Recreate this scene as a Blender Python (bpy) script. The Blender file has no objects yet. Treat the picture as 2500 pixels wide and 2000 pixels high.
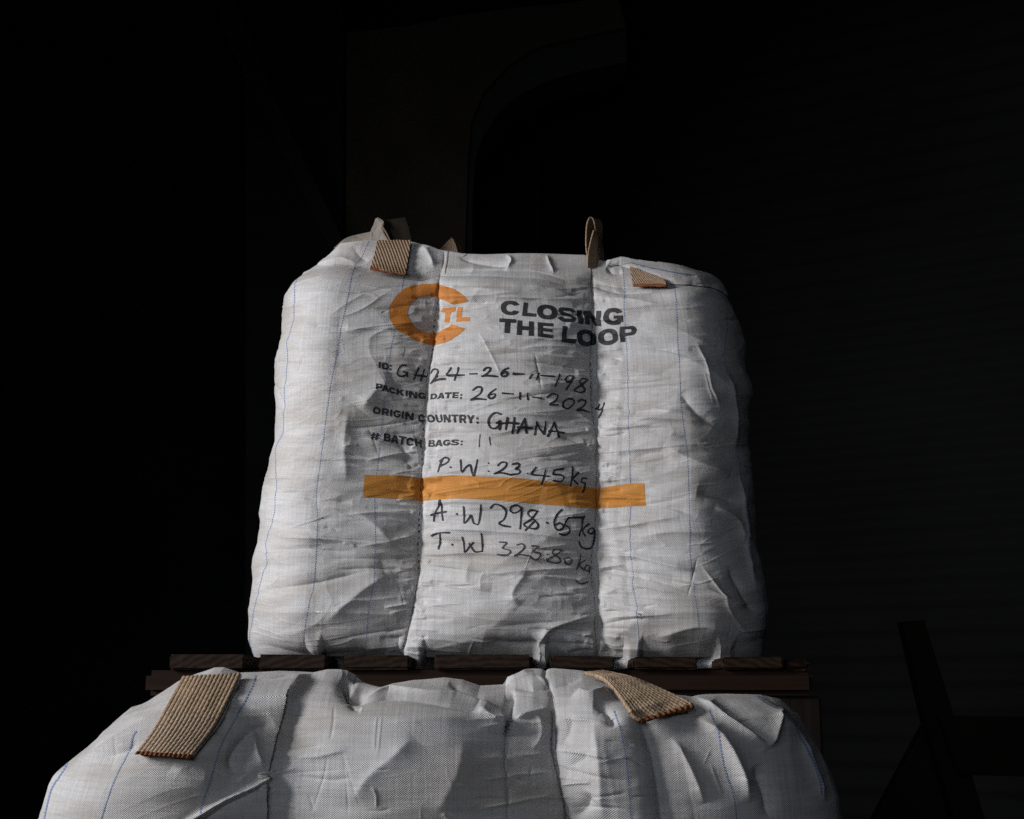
import bpy, math, random
import numpy as np
from mathutils import Vector

# ------------------------------------------------------------------ camera, light, exposure
S = bpy.context.scene
COL = S.collection
CAM_Z = 1.10
TILT = math.radians(12.0)
LENS = 50.0
F = 2500.0 * LENS / 36.0           # focal length in units of the 2500-wide measuring chart

cam_d = bpy.data.cameras.new('camera')
cam_d.lens = LENS
cam_d.sensor_width = 36.0
cam_d.clip_start = 0.05
cam_d.clip_end = 100.0
cam = bpy.data.objects.new('camera', cam_d)
cam.location = (0, 0, CAM_Z)
cam.rotation_euler = (math.radians(90) + TILT, 0, 0)
COL.objects.link(cam)
S.camera = cam

w = bpy.data.worlds.new('World')
S.world = w
w.use_nodes = True
w.node_tree.nodes['Background'].inputs[0].default_value = (0.55, 0.70, 1.0, 1)
w.node_tree.nodes['Background'].inputs[1].default_value = 0.006


def area_lamp(name, loc, target, sx, sy, power, color, spread):
    d = bpy.data.lights.new(name, 'AREA')
    d.shape = 'RECTANGLE'
    d.size, d.size_y = sx, sy
    d.energy = power
    d.color = color
    d.spread = math.radians(spread)
    o = bpy.data.objects.new(name, d)
    o.location = loc
    v = Vector(target) - Vector(loc)
    o.rotation_euler = v.to_track_quat('-Z', 'Y').to_euler()
    COL.objects.link(o)
    return o


area_lamp('door_light', (-3.6, 1.15, 2.50), (0.05, 2.6, 1.42), 0.95, 1.25, 41, (1.0, 0.985, 0.985), 80)
area_lamp('fill_light', (-1.4, -2.3, 2.3), (0, 2.6, 1.35), 2.4, 1.6, 4.2, (0.84, 0.90, 1.0), 55)

S.view_settings.view_transform = 'Standard'
S.view_settings.look = 'None'
S.view_settings.exposure = 0.0
S.view_settings.gamma = 1.0
S.view_settings.use_curve_mapping = False
S.cycles.max_bounces = 5
S.cycles.use_denoising = False

# ------------------------------------------------------------------ measuring helpers
ct, st = math.cos(TILT), math.sin(TILT)


def unproj(p, q, Y):
    """point of the plane y = Y that lies in direction (p, q) of the measuring chart"""
    p = np.asarray(p, float); q = np.asarray(q, float)
    rx = (p - 1250) / F
    up = (1000 - q) / F
    dy = ct - up * st
    dz = st + up * ct
    t = Y / dy
    return rx * t, Y + 0 * t, CAM_Z + dz * t


def chart(X, Y, Z):
    z = Z - CAM_Z
    d = Y * ct + z * st
    u = -Y * st + z * ct
    return 1250 + F * X / d, 1000 - F * u / d


def tag(o, label=None, cat=None, group=None, kind=None):
    if label: o['label'] = label
    if cat: o['category'] = cat
    if group: o['group'] = group
    if kind: o['kind'] = kind
    return o


def empty(name, loc):
    o = bpy.data.objects.new(name, None)
    o.location = loc
    o.empty_display_size = 0.1
    COL.objects.link(o)
    return o


def place(o, parent):
    """parent o, whose mesh is in world coordinates, keeping it where it is"""
    if parent is not None:
        o.parent = parent
        wl = Vector((0, 0, 0)); q = parent
        while q is not None:
            wl += q.location; q = q.parent
        o.location = -wl
    return o


def mesh_obj(name, verts, faces, mat, parent=None, smooth=True, attr=None, mats=None, midx=None):
    """faces: (n,3) or (n,4) int array or list of tuples"""
    me = bpy.data.meshes.new(name)
    verts = np.asarray(verts, np.float32)
    if isinstance(faces, np.ndarray):
        k = faces.shape[1]
        me.vertices.add(len(verts)); me.vertices.foreach_set('co', verts.ravel())
        me.loops.add(faces.size); me.loops.foreach_set('vertex_index', faces.astype(np.int32).ravel())
        me.polygons.add(len(faces))
        me.polygons.foreach_set('loop_start', np.arange(0, faces.size, k, dtype=np.int32))
        me.polygons.foreach_set('loop_total', np.full(len(faces), k, np.int32))
        me.update(calc_edges=True)
    else:
        me.from_pydata([tuple(v) for v in verts], [], faces)
    me.polygons.foreach_set('use_smooth', np.full(len(me.polygons), smooth, bool))
    if attr is not None:
        a = me.attributes.new('wv', 'FLOAT_VECTOR', 'POINT')
        a.data.foreach_set('vector', np.asarray(attr, np.float32).ravel())
    for m in (mats or [mat]):
        me.materials.append(m)
    if midx is not None:
        me.polygons.foreach_set('material_index', np.asarray(midx, np.int32))
    me.validate()
    o = bpy.data.objects.new(name, me)
    COL.objects.link(o)
    return place(o, parent)


# ------------------------------------------------------------------ noise in numpy
def _tab(seed):
    return np.random.RandomState(seed).uniform(-1, 1, (256, 256))


def vnoise(x, y, seed):
    T = _tab(seed)
    xi = np.floor(x).astype(int); yi = np.floor(y).astype(int)
    fx = x - xi; fy = y - yi
    fx = fx * fx * (3 - 2 * fx); fy = fy * fy * (3 - 2 * fy)
    a = T[xi & 255, yi & 255]; b = T[(xi + 1) & 255, yi & 255]
    c = T[xi & 255, (yi + 1) & 255]; d = T[(xi + 1) & 255, (yi + 1) & 255]
    return (a * (1 - fx) + b * fx) * (1 - fy) + (c * (1 - fx) + d * fx) * fy


def facet(x, y, seed):
    """piecewise linear heights on a triangle lattice: flat facets meeting in creases"""
    T = _tab(seed)
    wx = x + 0.45 * vnoise(x * 0.7, y * 0.7, seed + 11)
    wy = y + 0.45 * vnoise(x * 0.7 + 9, y * 0.7 + 4, seed + 12)
    xi = np.floor(wx).astype(int); yi = np.floor(wy).astype(int)
    fx = wx - xi; fy = wy - yi
    a = T[xi & 255, yi & 255]; b = T[(xi + 1) & 255, yi & 255]
    c = T[xi & 255, (yi + 1) & 255]; d = T[(xi + 1) & 255, (yi + 1) & 255]
    return np.where(fx > fy, a + (b - a) * fx + (d - b) * fy, a + (c - a) * fy + (d - c) * fx)


def interp(x, pts):
    pts = sorted(pts)
    return np.interp(x, [a for a, b in pts], [b for a, b in pts])


# ------------------------------------------------------------------ fields on the chart
def seg_dist(p, q, pts):
    """distance, signed side, arc position to a polyline"""
    best = np.full(p.shape, 1e9); side = np.zeros(p.shape); arc = np.zeros(p.shape)
    s0 = 0.0
    for (x0, y0), (x1, y1) in zip(pts[:-1], pts[1:]):
        dx, dy = x1 - x0, y1 - y0
        L = math.hypot(dx, dy) + 1e-9
        t = np.clip(((p - x0) * dx + (q - y0) * dy) / (L * L), 0, 1)
        ex, ey = p - x0 - t * dx, q - y0 - t * dy
        d = np.hypot(ex, ey)
        m = d < best
        best = np.where(m, d, best)
        side = np.where(m, np.sign(dx * ey - dy * ex), side)
        arc = np.where(m, s0 + t * L, arc)
        s0 += L
    return best, side, arc, s0


def catmull(pts, n=5):
    """smooth a hand-drawn stroke"""
    if len(pts) < 3: return pts
    P = [pts[0]] + list(pts) + [pts[-1]]
    out = []
    for i in range(1, len(P) - 2):
        p0, p1, p2, p3 = [np.array(P[i + k], float) for k in (-1, 0, 1, 2)]
        for k in range(n):
            t = k / n
            v = 0.5 * ((2 * p1) + (-p0 + p2) * t + (2 * p0 - 5 * p1 + 4 * p2 - p3) * t * t + (-p0 + 3 * p1 - 3 * p2 + p3) * t ** 3)
            out.append((v[0], v[1]))
    out.append(tuple(P[-2]))
    return out


def poly_field(p, q, contours):
    """signed distance (positive inside, even-odd) to a polygon with holes"""
    best = np.full(p.shape, 1e9); inside = np.zeros(p.shape, bool)
    for c in contours:
        n = len(c)
        for i in range(n):
            x0, y0 = c[i]; x1, y1 = c[(i + 1) % n]
            dx, dy = x1 - x0, y1 - y0
            LL = dx * dx + dy * dy + 1e-12
            t = np.clip(((p - x0) * dx + (q - y0) * dy) / LL, 0, 1)
            best = np.minimum(best, np.hypot(p - x0 - t * dx, q - y0 - t * dy))
            if y0 != y1:
                cr = ((y0 > q) != (y1 > q)) & (p < (x1 - x0) * (q - y0) / (y1 - y0) + x0)
                inside ^= cr
    return np.where(inside, best, -best)


class Field:
    """scalar field over a bag's chart; a mark is where it is positive"""
    def __init__(self, bag):
        self.b = bag; self.f = np.full(bag['p'].shape, -50.0)

    def _sub(self, x0, x1, y0, y1, fn):
        p, q = self.b['p'], self.b['q']
        m = (p > x0) & (p < x1) & (q > y0) & (q < y1) & self.b['front'][None, :]
        idx = np.nonzero(m)
        if len(idx[0]) == 0: return
        v = fn(p[idx], q[idx])
        self.f[idx] = np.maximum(self.f[idx], v)

    def stroke(self, pts, hw, dash=None, smooth=True, vary=0.0):
        if len(pts) == 1: pts = [pts[0], (pts[0][0] + 0.5, pts[0][1] + 0.5)]
        if smooth: pts = catmull(pts)
        xs = [a for a, b in pts]; ys = [b for a, b in pts]
        m = hw + 6

        def fn(p, q):
            d, s, arc, L = seg_dist(p, q, pts)
            h = hw * (1 + vary * np.sin(arc * 0.11 + xs[0]))
            v = h - d
            if dash:
                per, on = dash
                v = np.minimum(v, on / 2 - np.abs(np.mod(arc, per) - per / 2))
            return v
        self._sub(min(xs) - m, max(xs) + m, min(ys) - m, max(ys) + m, fn)

    def poly(self, contours):
        xs = [a for c in contours for a, b in c]; ys = [b for c in contours for a, b in c]
        self._sub(min(xs) - 5, max(xs) + 5, min(ys) - 5, max(ys) + 5, lambda p, q: poly_field(p, q, contours))

    def build(self, name, mat, parent, off=0.0005):
        """cut the bag's own surface where the field is positive and lift it off by a hair"""
        f = self.f
        rows = np.nonzero((f > 0).any(1))[0]; cols = np.nonzero((f > 0).any(0))[0]
        if len(rows) == 0: return None
        r0, r1 = max(rows[0] - 1, 0), min(rows[-1] + 2, f.shape[0])
        c0, c1 = max(cols[0] - 1, 0), min(cols[-1] + 2, f.shape[1])
        sub = f[r0:r1, c0:c1].copy()
        o_ = off(f)[..., None] if callable(off) else off
        V = (self.b['P'] + self.b['N'] * o_)[r0:r1, c0:c1].reshape(-1, 3)
        A = self.b['wv'][r0:r1, c0:c1].reshape(-1, 3)
        h, wd = sub.shape
        sub = sub.ravel(); sub[sub == 0] = -1e-6
        I = np.arange(h * wd).reshape(h, wd)
        a, b_, c, d = I[:-1, :-1].ravel(), I[:-1, 1:].ravel(), I[1:, 1:].ravel(), I[1:, :-1].ravel()
        T = np.concatenate([np.stack([a, b_, c], 1), np.stack([a, c, d], 1)])
        ins = sub[T] > 0
        n = ins.sum(1)
        N_ = h * wd
        tris = []
        full = T[n == 3]
        tris.append(np.stack([full * N_ + full], 0)[0])

        def ek(x, y):
            return np.minimum(x, y) * N_ + np.maximum(x, y)
        for cnt in (1, 2):
            t = T[n == cnt]; iv = ins[n == cnt]
            if len(t) == 0: continue
            k = np.argmax(iv, 1) if cnt == 1 else np.argmin(iv, 1)
            ar = np.arange(len(t))
            v0 = t[ar, k]; v1 = t[ar, (k + 1) % 3]; v2 = t[ar, (k + 2) % 3]
            if cnt == 1:
                tris.append(np.stack([v0 * N_ + v0, ek(v0, v1), ek(v0, v2)], 1))
            else:
                tris.append(np.stack([ek(v0, v1), v1 * N_ + v1, v2 * N_ + v2], 1))
                tris.append(np.stack([ek(v0, v1), v2 * N_ + v2, ek(v0, v2)], 1))
        K = np.concatenate(tris)
        u, inv = np.unique(K.ravel(), return_inverse=True)
        i0 = u // N_; i1 = u % N_
        f0, f1 = sub[i0], sub[i1]
        with np.errstate(divide='ignore', invalid='ignore'):
            t = np.where(i0 == i1, 0.0, f0 / (f0 - f1))
        t = np.clip(np.nan_to_num(t), 0, 1)[:, None]
        VV = V[i0] * (1 - t) + V[i1] * t
        AA = A[i0] * (1 - t) + A[i1] * t
        return mesh_obj(name, VV, inv.reshape(-1, 3), mat, parent, True, AA)


# ------------------------------------------------------------------ materials
def new_mat(name):
    m = bpy.data.materials.new(name); m.use_nodes = True
    nt = m.node_tree
    return m, nt, nt.nodes['Principled BSDF']


def N(nt, kind, **kw):
    n = nt.nodes.new(kind)
    for k, v in kw.items():
        setattr(n, k, v)
    return n


def weave_nodes(nt, px, py, strength, dist):
    """height of a plain weave of flat tapes, from the wv attribute (metres on the cloth)"""
    at = N(nt, 'ShaderNodeAttribute', attribute_name='wv')
    sep = N(nt, 'ShaderNodeSeparateXYZ'); nt.links.new(at.outputs['Vector'], sep.inputs[0])

    def M(op, a, b=None):
        n = N(nt, 'ShaderNodeMath', operation=op)
        for i, v in enumerate((a, b)):
            if v is None: continue
            if isinstance(v, (int, float)): n.inputs[i].default_value = v
            else: nt.links.new(v, n.inputs[i])
        return n.outputs[0]
    sx = M('SINE', M('MULTIPLY', sep.outputs[0], math.pi / px))
    sy = M('SINE', M('MULTIPLY', sep.outputs[1], math.pi / py))
    hgt = M('MULTIPLY', sx, sy)
    ay = M('ABSOLUTE', sy)
    h = M('ADD', M('MULTIPLY', hgt, 0.8), M('MULTIPLY', ay, 0.35))
    # uneven tapes
    mp = N(nt, 'ShaderNodeMapping'); mp.inputs['Scale'].default_value = (14, 260, 1)
    nt.links.new(at.outputs['Vector'], mp.inputs[0])
    nz = N(nt, 'ShaderNodeTexNoise'); nz.inputs['Scale'].default_value = 1.0; nz.inputs['Detail'].default_value = 2
    nt.links.new(mp.outputs[0], nz.inputs['Vector'])
    mp2 = N(nt, 'ShaderNodeMapping'); mp2.inputs['Scale'].default_value = (230, 9, 1)
    nt.links.new(at.outputs['Vector'], mp2.inputs[0])
    nz2 = N(nt, 'ShaderNodeTexNoise'); nz2.inputs['Scale'].default_value = 1.0; nz2.inputs['Detail'].default_value = 2
    nt.links.new(mp2.outputs[0], nz2.inputs['Vector'])
    h2 = M('ADD', h, M('ADD', M('MULTIPLY', nz.outputs[0], 1.6), M('MULTIPLY', nz2.outputs[0], 1.1)))
    bp = N(nt, 'ShaderNodeBump')
    bp.inputs['Strength'].default_value = strength
    bp.inputs['Distance'].default_value = dist
    nt.links.new(h2, bp.inputs['Height'])
    return at, bp, nz, nz2, hgt, M


def fabric_mat(name, base, pitch, dirt=0.5, seed=0.0, relief=0.75, gap=0.085):
    m, nt, b = new_mat(name)
    at, bp, nz, nz2, hgt, M = weave_nodes(nt, pitch, pitch * 0.8, relief, pitch * 0.34)
    nt.links.new(bp.outputs[0], b.inputs['Normal'])
    # base tone: tape-to-tape variation plus brownish handling dirt in smudges
    mp = N(nt, 'ShaderNodeMapping'); mp.inputs['Scale'].default_value = (5, 13, 1); mp.inputs['Location'].default_value = (seed, seed * 2, 0)
    nt.links.new(at.outputs['Vector'], mp.inputs[0])
    d1 = N(nt, 'ShaderNodeTexNoise'); d1.inputs['Scale'].default_value = 1; d1.inputs['Detail'].default_value = 6; d1.inputs['Roughness'].default_value = 0.62
    d1.inputs['Distortion'].default_value = 0.4
    nt.links.new(mp.outputs[0], d1.inputs['Vector'])
    rp = N(nt, 'ShaderNodeValToRGB')
    rp.color_ramp.elements[0].position = 0.43; rp.color_ramp.elements[0].color = (0, 0, 0, 1)
    rp.color_ramp.elements[1].position = 0.72; rp.color_ramp.elements[1].color = (1, 1, 1, 1)
    nt.links.new(d1.outputs[0], rp.inputs[0])
    tone = M('ADD', 0.93, M('MULTIPLY', M('SUBTRACT', M('ADD', nz.outputs[0], nz2.outputs[0]), 1.0), 0.34))
    # micro-shadow between the tapes, put into the colour from the weave height
    tone = M('MULTIPLY', tone, M('ADD', 0.95, M('MULTIPLY', hgt, gap)))
    c0 = N(nt, 'ShaderNodeMix', data_type='RGBA', blend_type='MULTIPLY'); c0.inputs[0].default_value = 1
    c0.inputs[6].default_value = (*base, 1)
    cc = N(nt, 'ShaderNodeCombineColor')
    for i in range(3): nt.links.new(tone, cc.inputs[i])
    nt.links.new(cc.outputs[0], c0.inputs[7])
    c1 = N(nt, 'ShaderNodeMix', data_type='RGBA')
    nt.links.new(M('MULTIPLY', rp.outputs[0], dirt), c1.inputs[0])
    nt.links.new(c0.outputs[2], c1.inputs[6]); c1.inputs[7].default_value = (base[0] * 0.52, base[1] * 0.46, base[2] * 0.38, 1)
    # fine specks
    v = N(nt, 'ShaderNodeTexNoise'); v.inputs['Scale'].default_value = 90; v.inputs['Detail'].default_value = 3
    nt.links.new(at.outputs['Vector'], v.inputs['Vector'])
    r2 = N(nt, 'ShaderNodeValToRGB'); r2.color_ramp.elements[0].position = 0.70; r2.color_ramp.elements[1].position = 0.76
    nt.links.new(v.outputs[0], r2.inputs[0])
    c2 = N(nt, 'ShaderNodeMix', data_type='RGBA')
    nt.links.new(M('MULTIPLY', r2.outputs[0], 0.45), c2.inputs[0])
    nt.links.new(c1.outputs[2], c2.inputs[6]); c2.inputs[7].default_value = (0.18, 0.15, 0.12, 1)
    nt.links.new(c2.outputs[2], b.inputs['Base Color'])
    b.inputs['Roughness'].default_value = 0.43
    b.inputs['Specular IOR Level'].default_value = 0.40
    return m


def print_mat(name, col, pitch, fade=0.35, rough=0.55):
    """printed or drawn ink: takes the relief of the cloth, worn thin here and there"""
    m, nt, b = new_mat(name)
    at, bp, nz, nz2, hgt, M = weave_nodes(nt, pitch, pitch * 0.8, 0.75, pitch * 0.24)
    nt.links.new(bp.outputs[0], b.inputs['Normal'])
    v = N(nt, 'ShaderNodeTexNoise'); v.inputs['Scale'].default_value = 420; v.inputs['Detail'].default_value = 3
    nt.links.new(at.outputs['Vector'], v.inputs['Vector'])
    c = N(nt, 'ShaderNodeMix', data_type='RGBA')
    r = N(nt, 'ShaderNodeValToRGB'); r.color_ramp.elements[0].position = 0.45; r.color_ramp.elements[1].position = 0.75
    nt.links.new(M('ADD', v.outputs[0], M('MULTIPLY', hgt, 0.20)), r.inputs[0])
    nt.links.new(M('MULTIPLY', r.outputs[0], fade), c.inputs[0])
    c.inputs[6].default_value = (*col, 1)
    c.inputs[7].default_value = (*[x * 0.45 + 0.30 for x in col], 1)
    nt.links.new(c.outputs[2], b.inputs['Base Color'])
    b.inputs['Roughness'].default_value = rough
    b.inputs['Specular IOR Level'].default_value = 0.35
    return m


def plain_mat(name, col, rough=0.7, var=0.3, scale=30.0, bump=0.0):
    m, nt, b = new_mat(name)
    tc = N(nt, 'ShaderNodeTexCoord')
    nz = N(nt, 'ShaderNodeTexNoise'); nz.inputs['Scale'].default_value = scale; nz.inputs['Detail'].default_value = 5
    nt.links.new(tc.outputs['Object'], nz.inputs['Vector'])
    r = N(nt, 'ShaderNodeValToRGB')
    r.color_ramp.elements[0].position = 0.3; r.color_ramp.elements[1].position = 0.7
    r.color_ramp.elements[0].color = (*[c * (1 - var) for c in col], 1)
    r.color_ramp.elements[1].color = (*[c * (1 + var) for c in col], 1)
    nt.links.new(nz.outputs[0], r.inputs[0]); nt.links.new(r.outputs[0], b.inputs['Base Color'])
    b.inputs['Roughness'].default_value = rough
    b.inputs['Specular IOR Level'].default_value = 0.25
    if bump:
        bp = N(nt, 'ShaderNodeBump'); bp.inputs['Distance'].default_value = bump
        nt.links.new(nz.outputs[0], bp.inputs['Height']); nt.links.new(bp.outputs[0], b.inputs['Normal'])
    return m


def wood_mat(name, col, axis='X', end=False):
    m, nt, b = new_mat(name)
    tc = N(nt, 'ShaderNodeTexCoord')
    mp = N(nt, 'ShaderNodeMapping')
    sc = {'X': (2.2, 60, 60), 'Y': (60, 2.2, 60), 'Z': (60, 60, 2.2)}[axis]
    mp.inputs['Scale'].default_value = sc
    nt.links.new(tc.outputs['Object'], mp.inputs[0])
    nz = N(nt, 'ShaderNodeTexNoise'); nz.inputs['Scale'].default_value = 1; nz.inputs['Detail'].default_value = 6; nz.inputs['Distortion'].default_value = 0.6
    nt.links.new(mp.outputs[0], nz.inputs['Vector'])
    wv = N(nt, 'ShaderNodeTexWave', wave_type='RINGS', rings_direction='Y')
    wv.inputs['Scale'].default_value = 26; wv.inputs['Distortion'].default_value = 5; wv.inputs['Detail'].default_value = 2; wv.inputs['Detail Scale'].default_value = 1.2
    nt.links.new(tc.outputs['Object'], wv.inputs['Vector'])
    mx = N(nt, 'ShaderNodeMix', data_type='FLOAT'); mx.inputs[0].default_value = 0.35 if end else 0.0
    nt.links.new(nz.outputs[0], mx.inputs[2]); nt.links.new(wv.outputs[0], mx.inputs[3])
    r = N(nt, 'ShaderNodeValToRGB')
    r.color_ramp.elements[0].position = 0.25; r.color_ramp.elements[1].position = 0.75
    r.color_ramp.elements[0].color = (*[c * 0.45 for c in col], 1)
    r.color_ramp.elements[1].color = (*[c * 1.5 for c in col], 1)
    nt.links.new(mx.outputs[0], r.inputs[0]); nt.links.new(r.outputs[0], b.inputs['Base Color'])
    bp = N(nt, 'ShaderNodeBump'); bp.inputs['Distance'].default_value = 0.0012; bp.inputs['Strength'].default_value = 0.7
    nt.links.new(mx.outputs[0], bp.inputs['Height']); nt.links.new(bp.outputs[0], b.inputs['Normal'])
    b.inputs['Roughness'].default_value = 0.7
    b.inputs['Specular IOR Level'].default_value = 0.10
    return m


def cord_mat(name, col, light):
    """webbing yarn: wv = (across 0..1, along in metres, 0)"""
    m, nt, b = new_mat(name)
    at = N(nt, 'ShaderNodeAttribute', attribute_name='wv')
    mp = N(nt, 'ShaderNodeMapping'); mp.inputs['Scale'].default_value = (60, 260, 1)
    nt.links.new(at.outputs['Vector'], mp.inputs[0])
    nz = N(nt, 'ShaderNodeTexNoise'); nz.inputs['Scale'].default_value = 1; nz.inputs['Detail'].default_value = 4
    nt.links.new(mp.outputs[0], nz.inputs['Vector'])
    r = N(nt, 'ShaderNodeValToRGB')
    r.color_ramp.elements[0].position = 0.3; r.color_ramp.elements[0].color = (*[c * 0.55 for c in col], 1)
    r.color_ramp.elements[1].position = 0.68; r.color_ramp.elements[1].color = (*light, 1)
    nt.links.new(nz.outputs[0], r.inputs[0]); nt.links.new(r.outputs[0], b.inputs['Base Color'])
    bp = N(nt, 'ShaderNodeBump'); bp.inputs['Distance'].default_value = 0.0008
    nt.links.new(nz.outputs[0], bp.inputs['Height']); nt.links.new(bp.outputs[0], b.inputs['Normal'])
    b.inputs['Roughness'].default_value = 0.6
    b.inputs['Specular IOR Level'].default_value = 0.3
    return m


FAB = (0.63, 0.625, 0.63)
PITCH = 0.0015
M_fab = fabric_mat('woven_plastic_cloth', FAB, 0.0017, 0.62, 0.0, 0.85, 0.24)
M_fab2 = fabric_mat('woven_plastic_cloth_front', FAB, 0.0015, 0.65, 3.7, 0.95, 0.20)
M_soiled = fabric_mat('soiled_cloth', (0.34, 0.315, 0.29), 0.0017, 0.8, 6.1, 0.85, 0.24)
M_orange = print_mat('orange_print', (0.50, 0.170, 0.013), PITCH, 0.34)
M_stripe = print_mat('orange_stripe_print', (0.52, 0.205, 0.016), PITCH, 0.34)
M_black = print_mat('dark_grey_print', (0.020, 0.021, 0.024), PITCH, 0.10)
M_pen = print_mat('marker_ink', (0.010, 0.010, 0.018), PITCH, 0.10, 0.45)
M_penthin = print_mat('faint_marker_ink', (0.035, 0.035, 0.05), PITCH, 0.32, 0.5)
M_blue = print_mat('blue_thread', (0.14, 0.22, 0.42), PITCH, 0.55)
M_seam = plain_mat('seam_thread', (0.05, 0.045, 0.045), 0.8, 0.3, 300)
M_seamw = plain_mat('pale_seam_thread', (0.50, 0.49, 0.47), 0.6, 0.2, 300)
M_strap = cord_mat('brown_webbing', (0.24, 0.150, 0.088), (0.38, 0.265, 0.175))
M_strap2 = cord_mat('beige_webbing', (0.29, 0.195, 0.12), (0.52, 0.38, 0.255))
M_edge = plain_mat('rust_stitching', (0.17, 0.062, 0.026), 0.85, 0.4, 400, 0.001)
M_wood_end = wood_mat('board_end_grain', (0.017, 0.0095, 0.006), 'Y', True)
M_wood_x = wood_mat('rail_wood', (0.014, 0.0068, 0.0042), 'X')
M_wood_z = wood_mat('post_wood', (0.010, 0.0065, 0.005), 'Z')
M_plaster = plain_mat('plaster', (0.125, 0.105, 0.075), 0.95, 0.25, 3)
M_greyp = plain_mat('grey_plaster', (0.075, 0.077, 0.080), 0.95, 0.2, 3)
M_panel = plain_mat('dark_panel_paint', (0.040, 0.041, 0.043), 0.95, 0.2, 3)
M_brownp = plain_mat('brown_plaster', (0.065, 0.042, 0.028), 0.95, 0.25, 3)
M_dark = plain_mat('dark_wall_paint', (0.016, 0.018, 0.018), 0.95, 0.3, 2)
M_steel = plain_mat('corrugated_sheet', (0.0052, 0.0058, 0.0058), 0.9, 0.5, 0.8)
M_floor = plain_mat('concrete_floor', (0.10, 0.095, 0.09), 0.9, 0.3, 6)
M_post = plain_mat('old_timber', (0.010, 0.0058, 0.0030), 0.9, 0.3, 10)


# ------------------------------------------------------------------ bags
def template(W, D, r, ds, dside):
    """rounded rectangle as a closed loop: points, outward normals, arc; front side at y = 0"""
    P, Nn = [], []

    def line(a, b, n, step):
        L = math.dist(a, b); k = max(int(L / step), 1)
        for i in range(k):
            t = i / k
            P.append((a[0] + (b[0] - a[0]) * t, a[1] + (b[1] - a[1]) * t)); Nn.append(n)

    def arcc(cx, cy, a0, a1, step):
        k = max(int(abs(a1 - a0) * r / step), 4)
        for i in range(k):
            a = a0 + (a1 - a0) * i / k
            P.append((cx + r * math.cos(a), cy + r * math.sin(a))); Nn.append((math.cos(a), math.sin(a)))
    line((0, D - r), (0, r), (-1, 0), dside)
    i0 = len(P)
    arcc(r, r, math.pi, 1.5 * math.pi, ds)
    line((r, 0), (W - r, 0), (0, -1), ds)
    arcc(W - r, r, 1.5 * math.pi, 2 * math.pi, ds)
    i1 = len(P)
    line((W, r), (W, D - r), (1, 0), dside)
    arcc(W - r, D - r, 0, 0.5 * math.pi, dside)
    line((W - r, D), (r, D), (0, 1), dside * 2)
    arcc(r, D - r, 0.5 * math.pi, math.pi, dside)
    P = np.array(P); Nn = np.array(Nn)
    d = np.hypot(*(np.roll(P, -1, 0) - P).T)
    arc = np.concatenate([[0], np.cumsum(d)[:-1]])
    front = np.zeros(len(P), bool); front[i0:i1] = True
    return P, Nn, arc, front


def grid_normals(P, closed=True):
    du = np.roll(P, -1, 1) - np.roll(P, 1, 1)
    if not closed:
        du[:, 0] = P[:, 1] - P[:, 0]; du[:, -1] = P[:, -1] - P[:, -2]
    dv = np.empty_like(P)
    dv[1:-1] = P[2:] - P[:-2]; dv[0] = P[1] - P[0]; dv[-1] = P[-1] - P[-2]
    n = np.cross(du, dv)
    L = np.linalg.norm(n, axis=2, keepdims=True); L[L == 0] = 1
    return n / L


def add_strokes(H, p, q, msk, strokes):
    """strokes: (points, amplitude in m, width before, width after, kind)
    width on the right-hand side of the direction of drawing first, then the left-hand side (chart: y down)"""
    for s in strokes:
        pts, A, wa, wb = s[:4]
        pts = catmull(pts, 4)
        xs = [a for a, b in pts]; ys = [b for a, b in pts]
        W = 3.2 * max(wa, wb)
        m = (p > min(xs) - W) & (p < max(xs) + W) & (q > min(ys) - W) & (q < max(ys) + W) & msk[None, :]
        idx = np.nonzero(m)
        if len(idx[0]) == 0: continue
        d, side, arc, L = seg_dist(p[idx], q[idx], pts)
        ww = np.where(side > 0, wa, wb)
        tt = arc / max(L, 1e-6)
        taper = np.clip(np.sin(np.pi * np.clip(tt, 0, 1)) * 1.6, 0, 1) if not (len(s) > 4 and s[4] == 'full') else 1.0
        prof = np.exp(-np.sqrt((d / ww) ** 2 * 2.2 + 0.03) + 0.17)
        fade = np.clip(1.6 - d / W * 1.6, 0, 1)
        H[idx] += A * prof * taper * fade


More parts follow.
